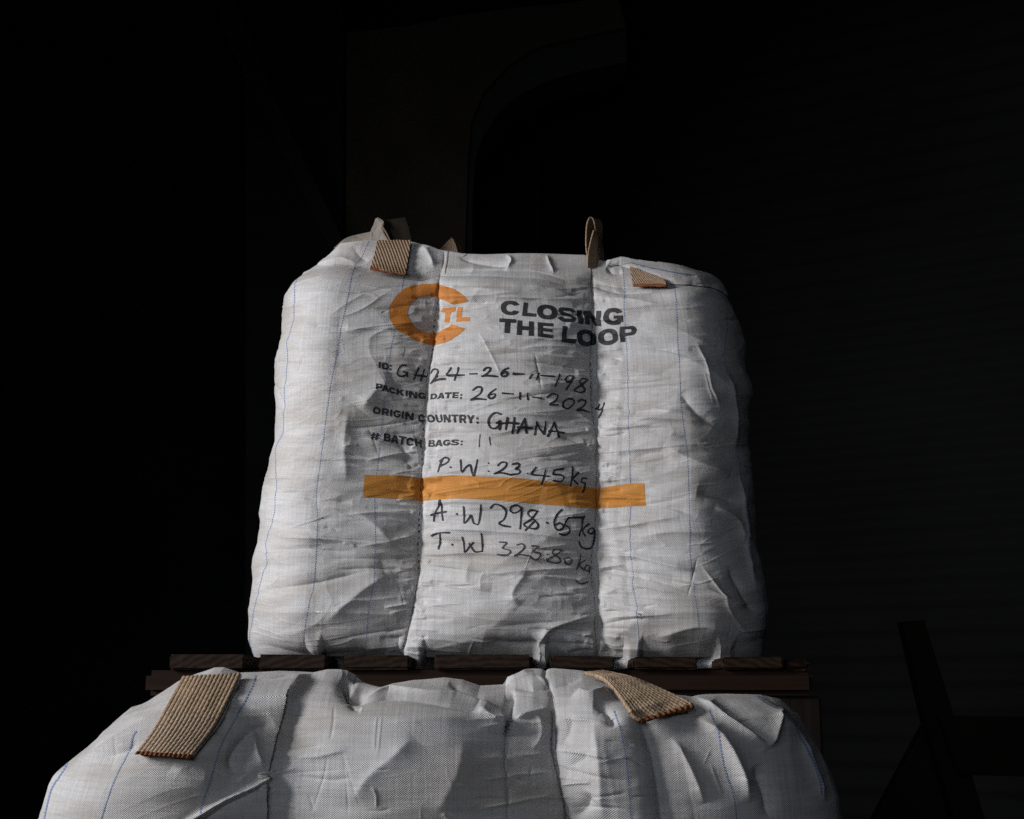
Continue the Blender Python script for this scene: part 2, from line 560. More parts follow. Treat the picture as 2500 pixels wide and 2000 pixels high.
def build_bag(name, parent, mat, sp):
    Yf, D, r = sp['Yf'], sp['D'], sp['r']
    W = sp['W']
    T, Tn, arc, front = template(W, D, r, sp['ds'], sp.get('dside', 0.006))
    nc = len(T)
    tx = T[:, 0] / W
    # world heights of the outline control points
    Ys = Yf + 0.8 * r

    def z_of_q(q, Y): return unproj(1250, q, Y)[2]
    zl = [(z_of_q(q, Ys), unproj(p, q, Ys)[0]) for p, q in sp['left']]
    zr = [(z_of_q(q, Ys), unproj(p, q, Ys)[0]) for p, q in sp['right']]
    zl.sort(); zr.sort()

    def XL(z): return np.interp(z, [float(a) for a, b in zl], [float(b) for a, b in zl])
    def XR(z): return np.interp(z, [float(a) for a, b in zr], [float(b) for a, b in zr])
    zc = sp['zclamp']
    X0 = XL(zc) + tx * (XR(zc) - XL(zc))

    def height(curve, inset):
        # heights along the rim read from its outline, each column at its own depth
        Yk = Yf + T[:, 1] - Tn[:, 1] * inset + sp.get('lean', 0) * (zc - sp['zbot'])
        Yk = np.minimum(Yk, Yf + r + inset)
        Xk = X0 - Tn[:, 0] * inset * 0.35
        z = np.full(nc, zc)
        for _ in range(5):
            pk, _q = chart(Xk, Yk, z)
            z = unproj(pk, interp(pk, curve), Yk)[2]
        return z
    zseam = height(sp['seam'], sp['seam_in']); ztop = height(sp['top'], sp['top_in'])
    # back and sides: level off
    yb = np.clip((T[:, 1] - r) / (D - 2 * r), 0, 1)
    zside = sp['zside']
    zseam = zseam * (1 - yb) + (zside - 0.02) * yb
    ztop = ztop * (1 - yb) + zside * yb
    ztop = np.maximum(ztop, zseam + 0.002)
    zbot = np.full(nc, sp['zbot'])
    if 'sag' in sp:
        zbot = zbot - sp['sag'](X0) * np.clip(1 - T[:, 1] / 0.1, 0, 1)
    v = np.array(sp['rows'])                              # body rows 0..1
    nb = len(v)
    nf = sp['nf']; ncap = 26
    u = (np.arange(nf) + 1) / nf
    Z = np.empty((nb + nf, nc))
    Z[:nb] = zbot[None] + v[:, None] * (zseam - zbot)[None]
    Z[nb:] = zseam[None] + u[:, None] * (ztop - zseam)[None]
    # inset, positive = inwards
    hb = Z - zbot[None]
    ins = 0.035 * np.clip(1 - hb / 0.05, 0, 1) ** 2.2
    below = zseam[None] - Z[:nb]
    ins[:nb] += sp['seam_in'] * np.clip(1 - below / sp['seam_r'], 0, 1) ** 2
    fl = sp['seam_in'] + (sp['top_in'] - sp['seam_in']) * (u[:, None] ** sp.get('flpow', 1.0)) * np.ones((1, nc))
    ins[nb:] += fl
    zz = np.minimum(Z, zc)
    X = XL(zz) + tx[None] * (XR(zz) - XL(zz)) - Tn[None, :, 0] * ins * 0.35
    lean = sp.get('lean', 0.0) * (Z - sp['zbot'])
    Y = Yf + T[None, :, 1] - Tn[None, :, 1] * ins + lean
    p0, q0 = chart(X, Y, Z)
    B = sp['bulge'](p0, q0) * np.clip(-Tn[:, 1], 0, 1)[None] ** 1.2
    Y = Y - B
    P = np.stack([X, Y, Z], 2)
    p, q = chart(X, Y, Z)
    nrm = grid_normals(P)
    nrm[..., 2] *= 0.6
    a = arc[None] + 0 * Z
    H = np.zeros_like(Z)
    sd = sp['seed']
    s1, s2, s3 = sp['amps']
    warp = 0.02 * vnoise(a * 9, Z * 9, sd + 30)
    for dx_, dz_ in ((0, 0), (0.003, 0.001), (-0.001, 0.003)):
        H += s1 / 3 * facet((a + dx_) * 5.0 + Z * 1.0, (Z + dz_ + warp) * 11.5, sd)
        H += s2 / 3 * facet((a + dx_) * 8.5 - Z * 3, (Z + dz_ + warp) * 27.0 + a * 1.5, sd + 1)
    H += s3 * vnoise(a * 22, Z * 75 + 1.5 * vnoise(a * 6, Z * 6, sd + 5), sd + 2) * (0.4 + 0.6 * np.clip(vnoise(a * 5, Z * 5, sd + 3) + 0.5, 0, 1))
    msk1 = np.clip(vnoise(a * 4 + 3, Z * 5, sd + 6) * 1.6 + 0.5, 0.15, 1)
    for dx_, dz_ in ((0, 0), (0.0015, 0.001)):
        H += sp.get('s4', 0.0014) / 2 * msk1 * facet((a + dx_) * 16 + Z * 6, (Z + dz_) * 58.0 - a * 4, sd + 7)
    H += sp.get('s5', 0.0006) * vnoise(a * 10 + Z * 5, Z * 210 + 3 * vnoise(a * 8, Z * 8, sd + 9), sd + 10) * np.clip(vnoise(a * 6, Z * 7, sd + 13) * 2, 0, 1)
    # crisp crackle: ridged noise leaves thin raised creases between slack patches
    r1 = 1 - np.abs(vnoise(a * 4.5 + 1.0 * vnoise(a * 5, Z * 6, sd + 20), Z * 30 + 2.2 * vnoise(a * 4, Z * 3, sd + 21), sd + 22)) * 2.0
    r2 = 1 - np.abs(vnoise(a * 10 + 1.2 * vnoise(a * 9, Z * 9, sd + 23), Z * 80 + 2.8 * vnoise(a * 6, Z * 4, sd + 24), sd + 25)) * 2.0
    H += sp.get('s6', 0.0021) * np.clip(r1, 0, 1) ** 2.4 * np.clip(vnoise(a * 7, Z * 8, sd + 26) + 0.55, 0, 1)
    H += sp.get('s7', 0.0009) * np.clip(r2, 0, 1) ** 3 * np.clip(vnoise(a * 8, Z * 9, sd + 27) + 0.5, 0, 1)
    fadeb = np.clip(hb / 0.02, 0, 1)
    H *= fadeb
    add_strokes(H, p, q, front, sp['strokes'])
    if 'extra' in sp: H += sp['extra'](p, q, a, Z)
    P2 = P + nrm * H[..., None]
    # keep clear of what the bag stands on
    P2[..., 2] = np.maximum(P2[..., 2], zbot[None] + 0.0)
    Nn = grid_normals(P2)
    run = np.concatenate([np.zeros((1, nc)), np.cumsum(np.linalg.norm(np.diff(P, axis=0), axis=2), 0)])
    wv = np.stack([a, run + sp['zbot'], 0 * Z], 2)
    # caps
    cen = np.array([(XL(zc) + XR(zc)) / 2, Yf + D / 2 + sp.get('lean', 0) * 0.5])
    rows = [P2]
    top = P2[-1]
    for k in range(1, ncap):
        t = (k / ncap)
        ring = top.copy()
        ring[:, 0] += (cen[0] - ring[:, 0]) * t; ring[:, 1] += (cen[1] - ring[:, 1]) * t
        ring[:, 2] += -0.012 * np.sin(min(t * 3, 1) * math.pi / 2) + (zside - 0.02 - ring[:, 2]) * t * 0.6
        ring[:, 2] += 0.006 * vnoise(ring[:, 0] * 12, ring[:, 1] * 12, sd + 8) * t
        rows.append(ring[None])
    bot = P2[0]
    brow = []
    for k in range(1, 8):
        t = k / 8
        ring = bot.copy()
        ring[:, 0] += (cen[0] - ring[:, 0]) * t; ring[:, 1] += (cen[1] - ring[:, 1]) * t
        brow.append(ring[None])
    G = np.concatenate(brow[::-1] + rows)
    wz = G[..., 2].copy()
    WV = np.stack([np.broadcast_to(arc[None], wz.shape), wz, 0 * wz], 2).copy()
    WV[7:7 + len(P2)] = wv
    h = len(G)
    I = np.arange(h * nc).reshape(h, nc)
    a_ = I[:-1]; b_ = np.roll(a_, -1, 1); d_ = I[1:]; c_ = np.roll(d_, -1, 1)
    tri = np.concatenate([np.stack([a_, b_, c_], 2).reshape(-1, 3), np.stack([a_, c_, d_], 2).reshape(-1, 3)])
    V = G.reshape(-1, 3)
    # close the two small holes with a centre point
    V = np.concatenate([V, [[cen[0], cen[1], G[-1, :, 2].mean()], [cen[0], cen[1], G[0, :, 2].mean()]]])
    WVf = np.concatenate([WV.reshape(-1, 3), [[0, 0, 0], [0, 0, 0]]])
    lt, lb = I[-1], I[0]
    tri = np.concatenate([tri,
                          np.stack([lt, np.roll(lt, -1), np.full(nc, h * nc)], 1),
                          np.stack([np.roll(lb, -1), lb, np.full(nc, h * nc + 1)], 1)])
    mesh_obj(name, V, tri, mat, parent, True, WVf)
    return dict(p=p, q=q, P=P2, N=Nn, wv=wv, front=front, parent=parent)


def depth_at(bag, pts):
    """depth of the bag's surface nearest to chart points"""
    p, q, P = bag['p'], bag['q'], bag['P']
    fr = np.nonzero(bag['front'])[0][::4]
    pp = p[::4][:, fr].ravel(); qq = q[::4][:, fr].ravel(); yy = P[::4][:, fr, 1].ravel()
    out = []
    for a, b in pts:
        d = (pp - a) ** 2 + (qq - b) ** 2
        k = np.argpartition(d, 6)[:6]
        m = d < 22.0 ** 2
        out.append(np.percentile(yy[m], 12) if m.sum() > 8 else yy[k].mean())
    return np.array(out)


# ---- the upper bag
def seamL(q): return interp(q, [(590, 1085), (668, 1075), (760, 1068), (840, 1060), (920, 1045), (1050, 1035), (1180, 1030), (1300, 1026), (1400, 1023), (1480, 1010), (1600, 985), (1660, 980)])
def seamR(q): return interp(q, [(590, 1443), (700, 1446), (800, 1448), (950, 1452), (1060, 1456), (1190, 1459), (1260, 1455), (1360, 1451), (1430, 1455), (1500, 1460), (1660, 1458)])


def arch(t, k=0.62):
    t = np.clip(t, 0, 1)
    return (4 * t * (1 - t)) ** k


def bulge_top(p, q):
    L, R = seamL(q), seamR(q)
    mid = 0.044 * arch((p - L) / (R - L), 0.85)
    # side panels swell and roll over into the seam
    dl = np.clip((L - p) / 330, 0, 1.2); dr = np.clip((p - R) / 300, 0, 1.2)
    left = 0.060 * np.sin(np.clip(dl, 0, 1) * math.pi / 2) ** 0.85
    right = 0.054 * np.sin(np.clip(dr * 1.35, 0, 1) * math.pi / 2) ** 0.95 - 0.022 * np.clip(dr - 0.74, 0, 1)
    b = np.where(p < L, left, np.where(p > R, right, mid))
    top = np.clip((q - 640) / 90, 0.12, 1)
    low = np.clip((1660 - q) / 160, 0.35, 1)
    return b * top * low


BOARDS = [(412, 597), (630, 797), (838, 1000), (1060, 1296), (1344, 1500), (1547, 1702), (1763, 1913)]
CR_Y = 2.68
BX = [(float(unproj(a, 1600, CR_Y)[0]), float(unproj(b, 1600, CR_Y)[0])) for a, b in BOARDS]
Z_BOARD = float(unproj(1250, 1599, CR_Y)[2])
Z_BB = float(unproj(1250, 1636, CR_Y)[2])


def sag_fn(X):
    on = np.zeros_like(X)
    for a, b in BX:
        on = np.maximum(on, np.clip(np.minimum(X - (a - 0.012), (b + 0.012) - X) / 0.010, 0, 1))
    return 0.022 * (1 - on)


rs = np.random.RandomState(7)
str_top = []


def fan(seamf, sgn, q0, q1, n, amp, lmin, lmax):
    for i in range(n):
        q = q0 + (q1 - q0) * (i + rs.uniform(-0.4, 0.4)) / n
        x0 = float(seamf(q)) + sgn * rs.uniform(0, 12)
        L = rs.uniform(lmin, lmax); sl = rs.uniform(-0.16, 0.22)
        pts = [(x0, q), (x0 + sgn * L * 0.5, q + L * sl * 0.5 + rs.uniform(-5, 5)), (x0 + sgn * L, q + L * sl)]
        s = rs.choice([-1, 1])
        wd = rs.uniform(4, 9)
        str_top.append((pts, s * amp * rs.uniform(0.5, 1.2), wd, wd * rs.uniform(0.7, 1.8), 'full' if False else ''))


fan(seamR, -1, 720, 1600, 40, 0.0042, 70, 280)
fan(seamR, 1, 720, 1600, 40, 0.0044, 60, 240)
fan(seamL, 1, 700, 1600, 34, 0.0034, 60, 260)
fan(seamL, -1, 700, 1600, 30, 0.0032, 60, 240)
for sf_ in (seamL, seamR):
    for sg_ in (-1, 1): fan(sf_, sg_, 700, 1610, 60, 0.0030, 18, 75)


def creases(n, p0, p1, q0, q1, amp, r_):
    out = []
    for i in range(n):
        x, y = r_.uniform(p0, p1), r_.uniform(q0, q1)
        L = r_.uniform(30, 130); an = r_.normal(0.05, 0.20) if r_.rand() < 0.85 else r_.normal(1.5, 0.3)
        bx, by = L * math.cos(an), L * math.sin(an)
        wd = r_.uniform(2.0, 4.5)
        out.append(([(x, y), (x + bx / 2 + r_.uniform(-5, 5), y + by / 2 + r_.uniform(-6, 6)), (x + bx, y + by)], amp * r_.uniform(-1, 1), wd, wd * r_.uniform(0.6, 2.2)))
    return out


str_top += creases(170, 620, 1800, 690, 1600, 0.0020, rs)
str_top += [
    # left panel
    ([(640, 1115), (740, 1120), (830, 1122), (1000, 1118)], 0.0035, 8, 16),
    ([(650, 1310), (800, 1318), (930, 1330), (1020, 1352)], 0.006, 9, 22),
    ([(625, 1350), (680, 1345), (760, 1340), (870, 1350)], -0.005, 9, 12),
    ([(640, 1440), (760, 1425), (850, 1405), (900, 1395)], -0.006, 14, 14),
    ([(770, 1235), (850, 1245), (900, 1270), (960, 1330)], 0.006, 16, 46),
    ([(740, 1215), (800, 1222), (860, 1228)], -0.005, 8, 10),
    ([(750, 790), (800, 795), (850, 798)], -0.006, 10, 12),
    ([(830, 800), (960, 803), (1010, 800)], 0.002, 5, 5),
    ([(870, 720), (920, 760), (980, 860), (1000, 960)], 0.003, 40, 60),
    ([(880, 1000), (920, 950), (960, 930)], 0.010, 30, 40),
    ([(850, 1000), (840, 1080), (845, 1180)], 0.007, 34, 30),
    ([(930, 1350), (940, 1400), (990, 1430)], -0.004, 20, 24),
    ([(940, 1060), (985, 1090), (1000, 1150)], -0.006, 16, 18),
    ([(790, 1520), (900, 1430), (960, 1400)], 0.009, 30, 34),
    ([(620, 1570), (760, 1600), (880, 1590)], -0.006, 20, 14),
    ([(680, 830), (760, 850), (830, 858)], 0.004, 20, 14),
    ([(700, 900), (780, 912), (860, 930)], -0.003, 18, 20),
    ([(640, 1180), (700, 1205), (780, 1215)], -0.004, 10, 12),
    ([(632, 1260), (700, 1275), (800, 1290)], 0.0035, 10, 16),
    # middle panel
    ([(1090, 1030), (1200, 1060), (1300, 1040), (1440, 1045)], 0.004, 7, 18),
    ([(1030, 1170), (1150, 1160), (1300, 1175), (1450, 1200)], 0.004, 6, 14),
    ([(1035, 1230), (1150, 1245), (1300, 1250), (1450, 1270)], -0.004, 12, 14),
    ([(1030, 1290), (1160, 1295), (1300, 1305), (1450, 1330)], 0.006, 8, 18),
    ([(1025, 1350), (1180, 1352), (1320, 1365), (1450, 1385)], 0.006, 8, 20),
    ([(1150, 1365), (1140, 1420), (1200, 1440)], 0.005, 22, 26),
    ([(1050, 1480), (1200, 1470), (1330, 1490), (1455, 1500)], -0.005, 14, 18),
    ([(1290, 1390), (1250, 1450), (1270, 1480)], 0.006, 24, 20),
    ([(1180, 870), (1300, 860), (1440, 868)], -0.004, 10, 16),
    ([(1090, 900), (1200, 905), (1330, 925), (1440, 922)], 0.0035, 5, 10),
    ([(1330, 975), (1400, 1000), (1452, 1035)], 0.005, 8, 14),
    ([(1360, 1060), (1420, 1090), (1450, 1130)], -0.006, 16, 14),
    ([(1310, 1585), (1340, 1540), (1400, 1515), (1458, 1500)], 0.012, 14, 26),
    ([(1460, 1500), (1470, 1560), (1500, 1600)], -0.010, 12, 16),
    ([(1180, 1560), (1270, 1575), (1330, 1560)], -0.008, 20, 16),
    ([(1120, 700), (1250, 712), (1340, 700)], 0.004, 12, 18),
    ([(1260, 720), (1330, 740), (1440, 760)], -0.004, 14, 14),
    # right panel
    ([(1450, 932), (1560, 930), (1640, 922)], 0.006, 6, 12),
    ([(1450, 1025), (1560, 1022), (1700, 1030), (1740, 1048)], 0.007, 8, 14),
    ([(1460, 1060), (1540, 1050), (1620, 1045)], -0.004, 10, 10),
    ([(1560, 780), (1640, 800), (1700, 825), (1760, 850)], 0.004, 8, 20),
    ([(1600, 850), (1690, 880), (1760, 930), (1800, 990)], 0.004, 14, 36),
    ([(1700, 830), (1720, 870), (1730, 930), (1755, 1010)], 0.0035, 6, 9),
    ([(1660, 960), (1700, 1010), (1740, 1040)], -0.008, 16, 18),
    ([(1620, 1090), (1700, 1130), (1780, 1160)], 0.010, 16, 26),
    ([(1640, 1060), (1720, 1075), (1790, 1085)], -0.007, 14, 14),
    ([(1700, 1200), (1760, 1215), (1800, 1230)], -0.010, 18, 20),
    ([(1740, 1240), (1790, 1270), (1810, 1330)], 0.008, 10, 14),
    ([(1470, 1350), (1560, 1362), (1650, 1385), (1700, 1395)], 0.010, 9, 22),
    ([(1460, 1385), (1560, 1400), (1640, 1410), (1720, 1430)], -0.007, 12, 12),
    ([(1640, 1420), (1720, 1440), (1790, 1475), (1840, 1470)], 0.009, 10, 18),
    ([(1710, 1375), (1750, 1440), (1800, 1520), (1850, 1570)], 0.0035, 5, 8),
    ([(1460, 1475), (1540, 1495), (1600, 1500)], 0.006, 8, 12),
    ([(1560, 1310), (1650, 1300), (1760, 1310)], 0.005, 12, 18),
    ([(1540, 1230), (1640, 1240), (1700, 1262)], -0.005, 12, 16),
    ([(1480, 1270), (1560, 1275), (1660, 1262)], 0.004, 10, 12),
    ([(1600, 1560), (1700, 1530), (1780, 1545)], 0.008, 20, 24),
    ([(1780, 1380), (1810, 1450), (1850, 1500)], -0.010, 16, 18),
    ([(1770, 900), (1790, 1000), (1795, 1100)], 0.006, 12, 16),
    ([(1800, 1150), (1812, 1300), (1840, 1450)], 0.008, 8, 20),
    ([(1545, 1120), (1600, 1105), (1640, 1120)], -0.003, 10, 12),
    ([(1480, 1150), (1540, 1135), (1600, 1150)], 0.004, 10, 18),
    # flange above the fold
    ([(745, 660), (790, 640), (830, 630), (870, 642)], 0.005, 6, 12),
    ([(1030, 598), (1050, 630), (1060, 660)], 0.008, 14, 20),
    ([(1085, 612), (1084, 640), (1078, 668)], -0.002, 3, 3),
    ([(1125, 622), (1130, 632), (1180, 645), (1245, 656)], -0.008, 8, 12),
    ([(1236, 625), (1248, 640), (1236, 665)], 0.005, 6, 6),
    ([(1335, 624), (1340, 645), (1352, 672)], 0.005, 5, 6),
    ([(1480, 655), (1500, 668), (1520, 662)], -0.006, 8, 8),
    ([(860, 600), (880, 625), (900, 640)], -0.004, 14, 14),
]


def extra_top(p, q, a, Z):
    h = np.zeros_like(p)
    # stitched seam grooves
    for sf in (seamL, seamR):
        d = np.abs(p - sf(q))
        h -= 0.0045 * np.exp(-(d / 5.0) ** 1.2) * np.clip((q - 672) / 30, 0, 1)
    # hem fold line: cloth under the flange is tucked
    qs = interp(p, SEAM_TOP)
    dq = q - qs
    lip = np.exp(-np.abs(dq - 4) / 7.0) * (dq > -8)
    amp = 0.011 * np.clip((p - 800) / 60, 0, 1) * np.clip((1760 - p) / 60, 0, 1)
    amp = amp * (0.55 + 0.45 * vnoise(p / 70.0, p * 0 + 3, 91))
    h -= lip * amp
    # compression ripples along the bottom edge
    h += 0.0022 * np.clip((q - 1520) / 90, 0, 1) * vnoise(p / 40.0, q / 60.0, 44)
    return h


SEAM_TOP = [(660, 700), (700, 695), (733, 668), (772, 660), (817, 646), (871, 652), (904, 661), (989, 673), (1034, 677), (1076, 668), (1160, 668), (1248, 670), (1297, 670),
            (1340, 678), (1378, 691), (1440, 691), (1476, 701), (1512, 712), (1590, 710), (1632, 697), (1687, 690), (1752, 694), (1786, 724), (1830, 760)]
TOP_TOP = [(660, 712), (705, 703), (733, 674), (778, 648), (800, 624), (829, 594), (900, 587), (1000, 588), (1034, 596), (1070, 609), (1131, 619), (1248, 623), (1427, 624),
           (1470, 638), (1490, 641), (1516, 634), (1580, 645), (1654, 661), (1705, 676), (1752, 692), (1786, 722), (1830, 758)]
Zq = lambda q, Y: float(unproj(1250, q, Y)[2])
top_root = empty('bulk_bag', (0.02, 3.25, Z_BOARD))
tag(top_root, 'upright white bulk bag with orange ring logo and handwritten weights, standing on the slatted crate', 'bulk bag')
sp_top = dict(
    Yf=2.80, D=0.90, W=1.0, r=0.15, ds=0.00105, zclamp=Zq(676, 2.92), seam_in=0.035, seam_r=0.06, top_in=0.055,
    left=[(604, 1700), (604, 1607), (600, 1559), (606, 1453), (620, 1327), (622, 1254), (645, 1173), (659, 1092), (665, 1003), (665, 962), (671, 875), (683, 775), (693, 736), (705, 697), (720, 672)],
    right=[(1878, 1700), (1878, 1611), (1876, 1493), (1856, 1385), (1834, 1289), (1837, 1160), (1836, 1037), (1838, 931), (1828, 860), (1815, 808), (1800, 766), (1786, 723), (1770, 672)],
    seam=SEAM_TOP, top=TOP_TOP, zside=Zq(715, 2.95), zbot=Z_BOARD + 0.001, sag=sag_fn,
    rows=np.linspace(0, 1, 760), nf=80, lean=0.03, bulge=bulge_top, seed=21, amps=(0.0075, 0.0034, 0.0011), strokes=str_top, extra=extra_top)
TB = build_bag('bag_body', top_root, M_fab, sp_top)


# ---- print on the upper bag: letters as polygons in a unit square (x right, y down)
def ell(cx, cy, rx, ry, a0, a1, n=20, k=2.3):
    out = []
    for i in range(n + 1):
        a = math.radians(a0 + (a1 - a0) * i / n)
        c, s = math.cos(a), math.sin(a)
        out.append((cx + rx * math.copysign(abs(c) ** (2 / k), c), cy + ry * math.copysign(abs(s) ** (2 / k), s)))
    return out


G_ = {}
V_, H_ = 0.27, 0.25
G_['I'] = [[(0, 0), (1, 0), (1, 1), (0, 1)]]
G_['L'] = [[(0, 0), (V_ + .06, 0), (V_ + .06, 1 - H_), (1, 1 - H_), (1, 1), (0, 1)]]
G_['T'] = [[(0, 0), (1, 0), (1, H_), (.66, H_), (.66, 1), (.34, 1), (.34, H_), (0, H_)]]
G_['E'] = [[(0, 0), (1, 0), (1, .23), (.33, .23), (.33, .39), (.93, .39), (.93, .61), (.33, .61), (.33, .77), (1, .77), (1, 1), (0, 1)]]
G_['H'] = [[(0, 0), (.3, 0), (.3, .37), (.7, .37), (.7, 0), (1, 0), (1, 1), (.7, 1), (.7, .63), (.3, .63), (.3, 1), (0, 1)]]
G_['N'] = [[(0, 0), (.33, 0), (.71, .56), (.71, 0), (1, 0), (1, 1), (.68, 1), (.29, .44), (.29, 1), (0, 1)]]
G_['O'] = [ell(.5, .5, .5, .5, 0, 360, 36)[:-1], ell(.5, .5, .22, .25, 0, 360, 28)[:-1]]
G_['C'] = [ell(.5, .5, .5, .5, -22, -338, 36) + ell(.5, .5, .22, .25, -325, -35, 24)]
G_['G'] = [ell(.5, .5, .5, .5, -22, -325, 34) + [(.98, .90), (.98, .46), (.52, .46), (.52, .64), (.74, .64)] + ell(.5, .5, .22, .25, -305, -35, 22)]
G_['P'] = [[(0, 0), (.62, 0)] + ell(.66, .335, .34, .335, -90, 90, 14) + [(.31, .67), (.31, 1), (0, 1)],
           [(.31, .22), (.6, .22)] + ell(.60, .335, .10, .115, -90, 90, 8) + [(.31, .45)]]
G_['R'] = [[(0, 0), (.62, 0)] + ell(.64, .32, .34, .32, -90, 60, 12) + [(.80, .62), (1, 1), (.68, 1), (.52, .66), (.31, .66), (.31, 1), (0, 1)],
           [(.31, .22), (.6, .22)] + ell(.58, .33, .10, .11, -90, 90, 8) + [(.31, .44)]]
G_['D'] = [[(0, 0), (.52, 0)] + ell(.54, .5, .46, .5, -90, 90, 18) + [(0, 1)],
           [(.29, .24), (.5, .24)] + ell(.5, .5, .20, .26, -90, 90, 12) + [(.29, .76)]]
G_['A'] = [[(.34, 0), (.66, 0), (1, 1), (.71, 1), (.65, .82), (.35, .82), (.29, 1), (0, 1)], [(.5, .30), (.58, .60), (.42, .60)]]
G_['B'] = [[(0, 0), (.62, 0)] + ell(.66, .26, .27, .26, -90, 70, 10) + ell(.68, .73, .32, .27, -70, 90, 12) + [(0, 1)],
           [(.3, .20), (.6, .20)] + ell(.6, .295, .07, .09, -90, 90, 6) + [(.3, .39)],
           [(.3, .59), (.62, .59)] + ell(.62, .695, .09, .105, -90, 90, 6) + [(.3, .80)]]
G_['K'] = [[(0, 0), (.29, 0), (.29, .38), (.64, 0), (.98, 0), (.6, .40), (1, 1), (.66, 1), (.40, .60), (.29, .71), (.29, 1), (0, 1)]]
G_['U'] = [[(0, 0), (.29, 0), (.29, .62)] + ell(.5, .6, .21, .18, 180, 0, 10)[::1] + [(.71, 0), (1, 0), (1, .6)] + ell(.5, .58, .5, .42, 0, 180, 16)]
G_['Y'] = [[(0, 0), (.33, 0), (.5, .36), (.67, 0), (1, 0), (.65, .62), (.65, 1), (.35, 1), (.35, .62)]]
G_['#'] = [[(.22, 0), (.42, 0), (.38, .24), (.60, .24), (.64, 0), (.84, 0), (.80, .24), (1, .24), (1, .42), (.77, .42), (.74, .60), (.96, .60), (.96, .78), (.70, .78), (.66, 1), (.46, 1), (.50, .78), (.30, .78), (.26, 1), (.06, 1), (.10, .78), (0, .78), (0, .60), (.13, .60), (.16, .42), (.04, .42), (.04, .24), (.18, .24)],
           [(.36, .42), (.57, .42), (.54, .60), (.33, .60)]]
G_[':'] = [[(.1, 0), (.9, 0), (.9, .36), (.1, .36)], [(.1, .64), (.9, .64), (.9, 1), (.1, 1)]]
# U needs the inner bowl traced downwards
G_['U'] = [[(0, 0), (.29, 0), (.29, .6)] + [(.5 - .21 * math.cos(math.radians(a)), .6 + .17 * math.sin(math.radians(a))) for a in range(15, 180, 15)] + [(.71, .6), (.71, 0), (1, 0), (1, .6)]
           + [(.5 + .5 * math.cos(math.radians(a)), .58 + .42 * math.sin(math.radians(a))) for a in range(0, 181, 12)]]


def s_glyph():
    # a broad S drawn as a thick stroke outline
    c = [(.93, .27), (.80, .13), (.5, .115), (.2, .14), (.13, .29), (.26, .42), (.5, .48), (.76, .56), (.87, .70), (.78, .86), (.5, .885), (.2, .865), (.07, .71)]
    c = catmull(c, 4)
    L, R = [], []
    for i, (x, y) in enumerate(c):
        x0, y0 = c[max(i - 1, 0)]; x1, y1 = c[min(i + 1, len(c) - 1)]
        dx, dy = x1 - x0, y1 - y0; l = math.hypot(dx, dy)
        hx, hy = 0.135, 0.118
        L.append((x - dy / l * hx, y + dx / l * hy)); R.append((x + dy / l * hx, y - dx / l * hy))
    return [L + R[::-1]]


G_['S'] = s_glyph()
AX, AY, AS = 850.0, 660.0, 750.0 / 2156.0
BX0, BY0 = 850.0, 1000.0


def A(pts): return [(AX + x * AS, AY + y * AS) for x, y in pts]
def Bc(pts): return [(BX0 + x * AS, BY0 + y * AS) for x, y in pts]


def quad(g, TL, TR, BR, BL):
    out = []
    for c in G_[g]:
        cc = []
        for u, v in c:
            x = (TL[0] * (1 - u) + TR[0] * u) * (1 - v) + (BL[0] * (1 - u) + BR[0] * u) * v
            y = (TL[1] * (1 - u) + TR[1] * u) * (1 - v) + (BL[1] * (1 - u) + BR[1] * u) * v
            cc.append((x, y))
        out.append(A(cc))
    return out


fl = Field(TB)
fl.poly([A([(843, 215), (820, 185), (770, 150), (700, 122), (620, 103), (530, 98), (450, 108), (390, 135), (335, 180), (300, 235), (288, 290), (295, 350), (325, 408), (370, 440), (430, 475), (500, 510),
            (560, 525), (620, 528), (680, 515), (740, 485), (790, 448), (822, 412), (720, 372), (690, 395), (640, 428), (590, 440), (530, 430), (480, 405), (440, 365), (418, 320), (420, 270), (445, 225),
            (490, 195), (550, 183), (620, 190), (690, 220), (735, 240), (790, 228)])])
fl.poly([A([(638, 292), (660, 264), (748, 255), (745, 286), (716, 290), (700, 362), (662, 360), (678, 292)])])
fl.poly([A([(762, 254), (800, 254), (793, 325), (852, 328), (850, 356), (752, 358)])])
lg = fl.build('printed_logo', M_orange, top_root)
lg['label'] = 'orange open ring with the letters TL in its gap'

fb = Field(TB)
for g, *Q in [
    ('C', (1068, 208), (1207, 213), (1205, 314), (1070, 308)), ('L', (1232, 222), (1322, 230), (1320, 326), (1220, 316)), ('O', (1328, 232), (1470, 243), (1468, 350), (1325, 340)),
    ('S', (1478, 252), (1592, 268), (1588, 376), (1474, 360)), ('I', (1605, 278), (1642, 284), (1640, 383), (1602, 377)), ('N', (1652, 285), (1782, 288), (1780, 397), (1648, 381)),
    ('G', (1798, 276), (1934, 266), (1934, 382), (1797, 390)),
    ('T', (1060, 333), (1180, 340), (1176, 447), (1054, 440)), ('H', (1188, 345), (1304, 358), (1300, 468), (1182, 457)), ('E', (1330, 362), (1439, 375), (1432, 483), (1326, 471)),
    ('L', (1498, 395), (1600, 405), (1596, 517), (1492, 505)), ('O', (1600, 412), (1740, 426), (1742, 537), (1598, 524)), ('O', (1750, 422), (1890, 402), (1892, 512), (1752, 529)),
        ('P', (1906, 397), (2022, 384), (2022, 487), (1902, 501))]:
    fb.poly(quad(g, *Q))
o = fb.build('printed_lettering', M_black, top_root); o['label'] = 'bold black print reading CLOSING THE LOOP'
fb = Field(TB)
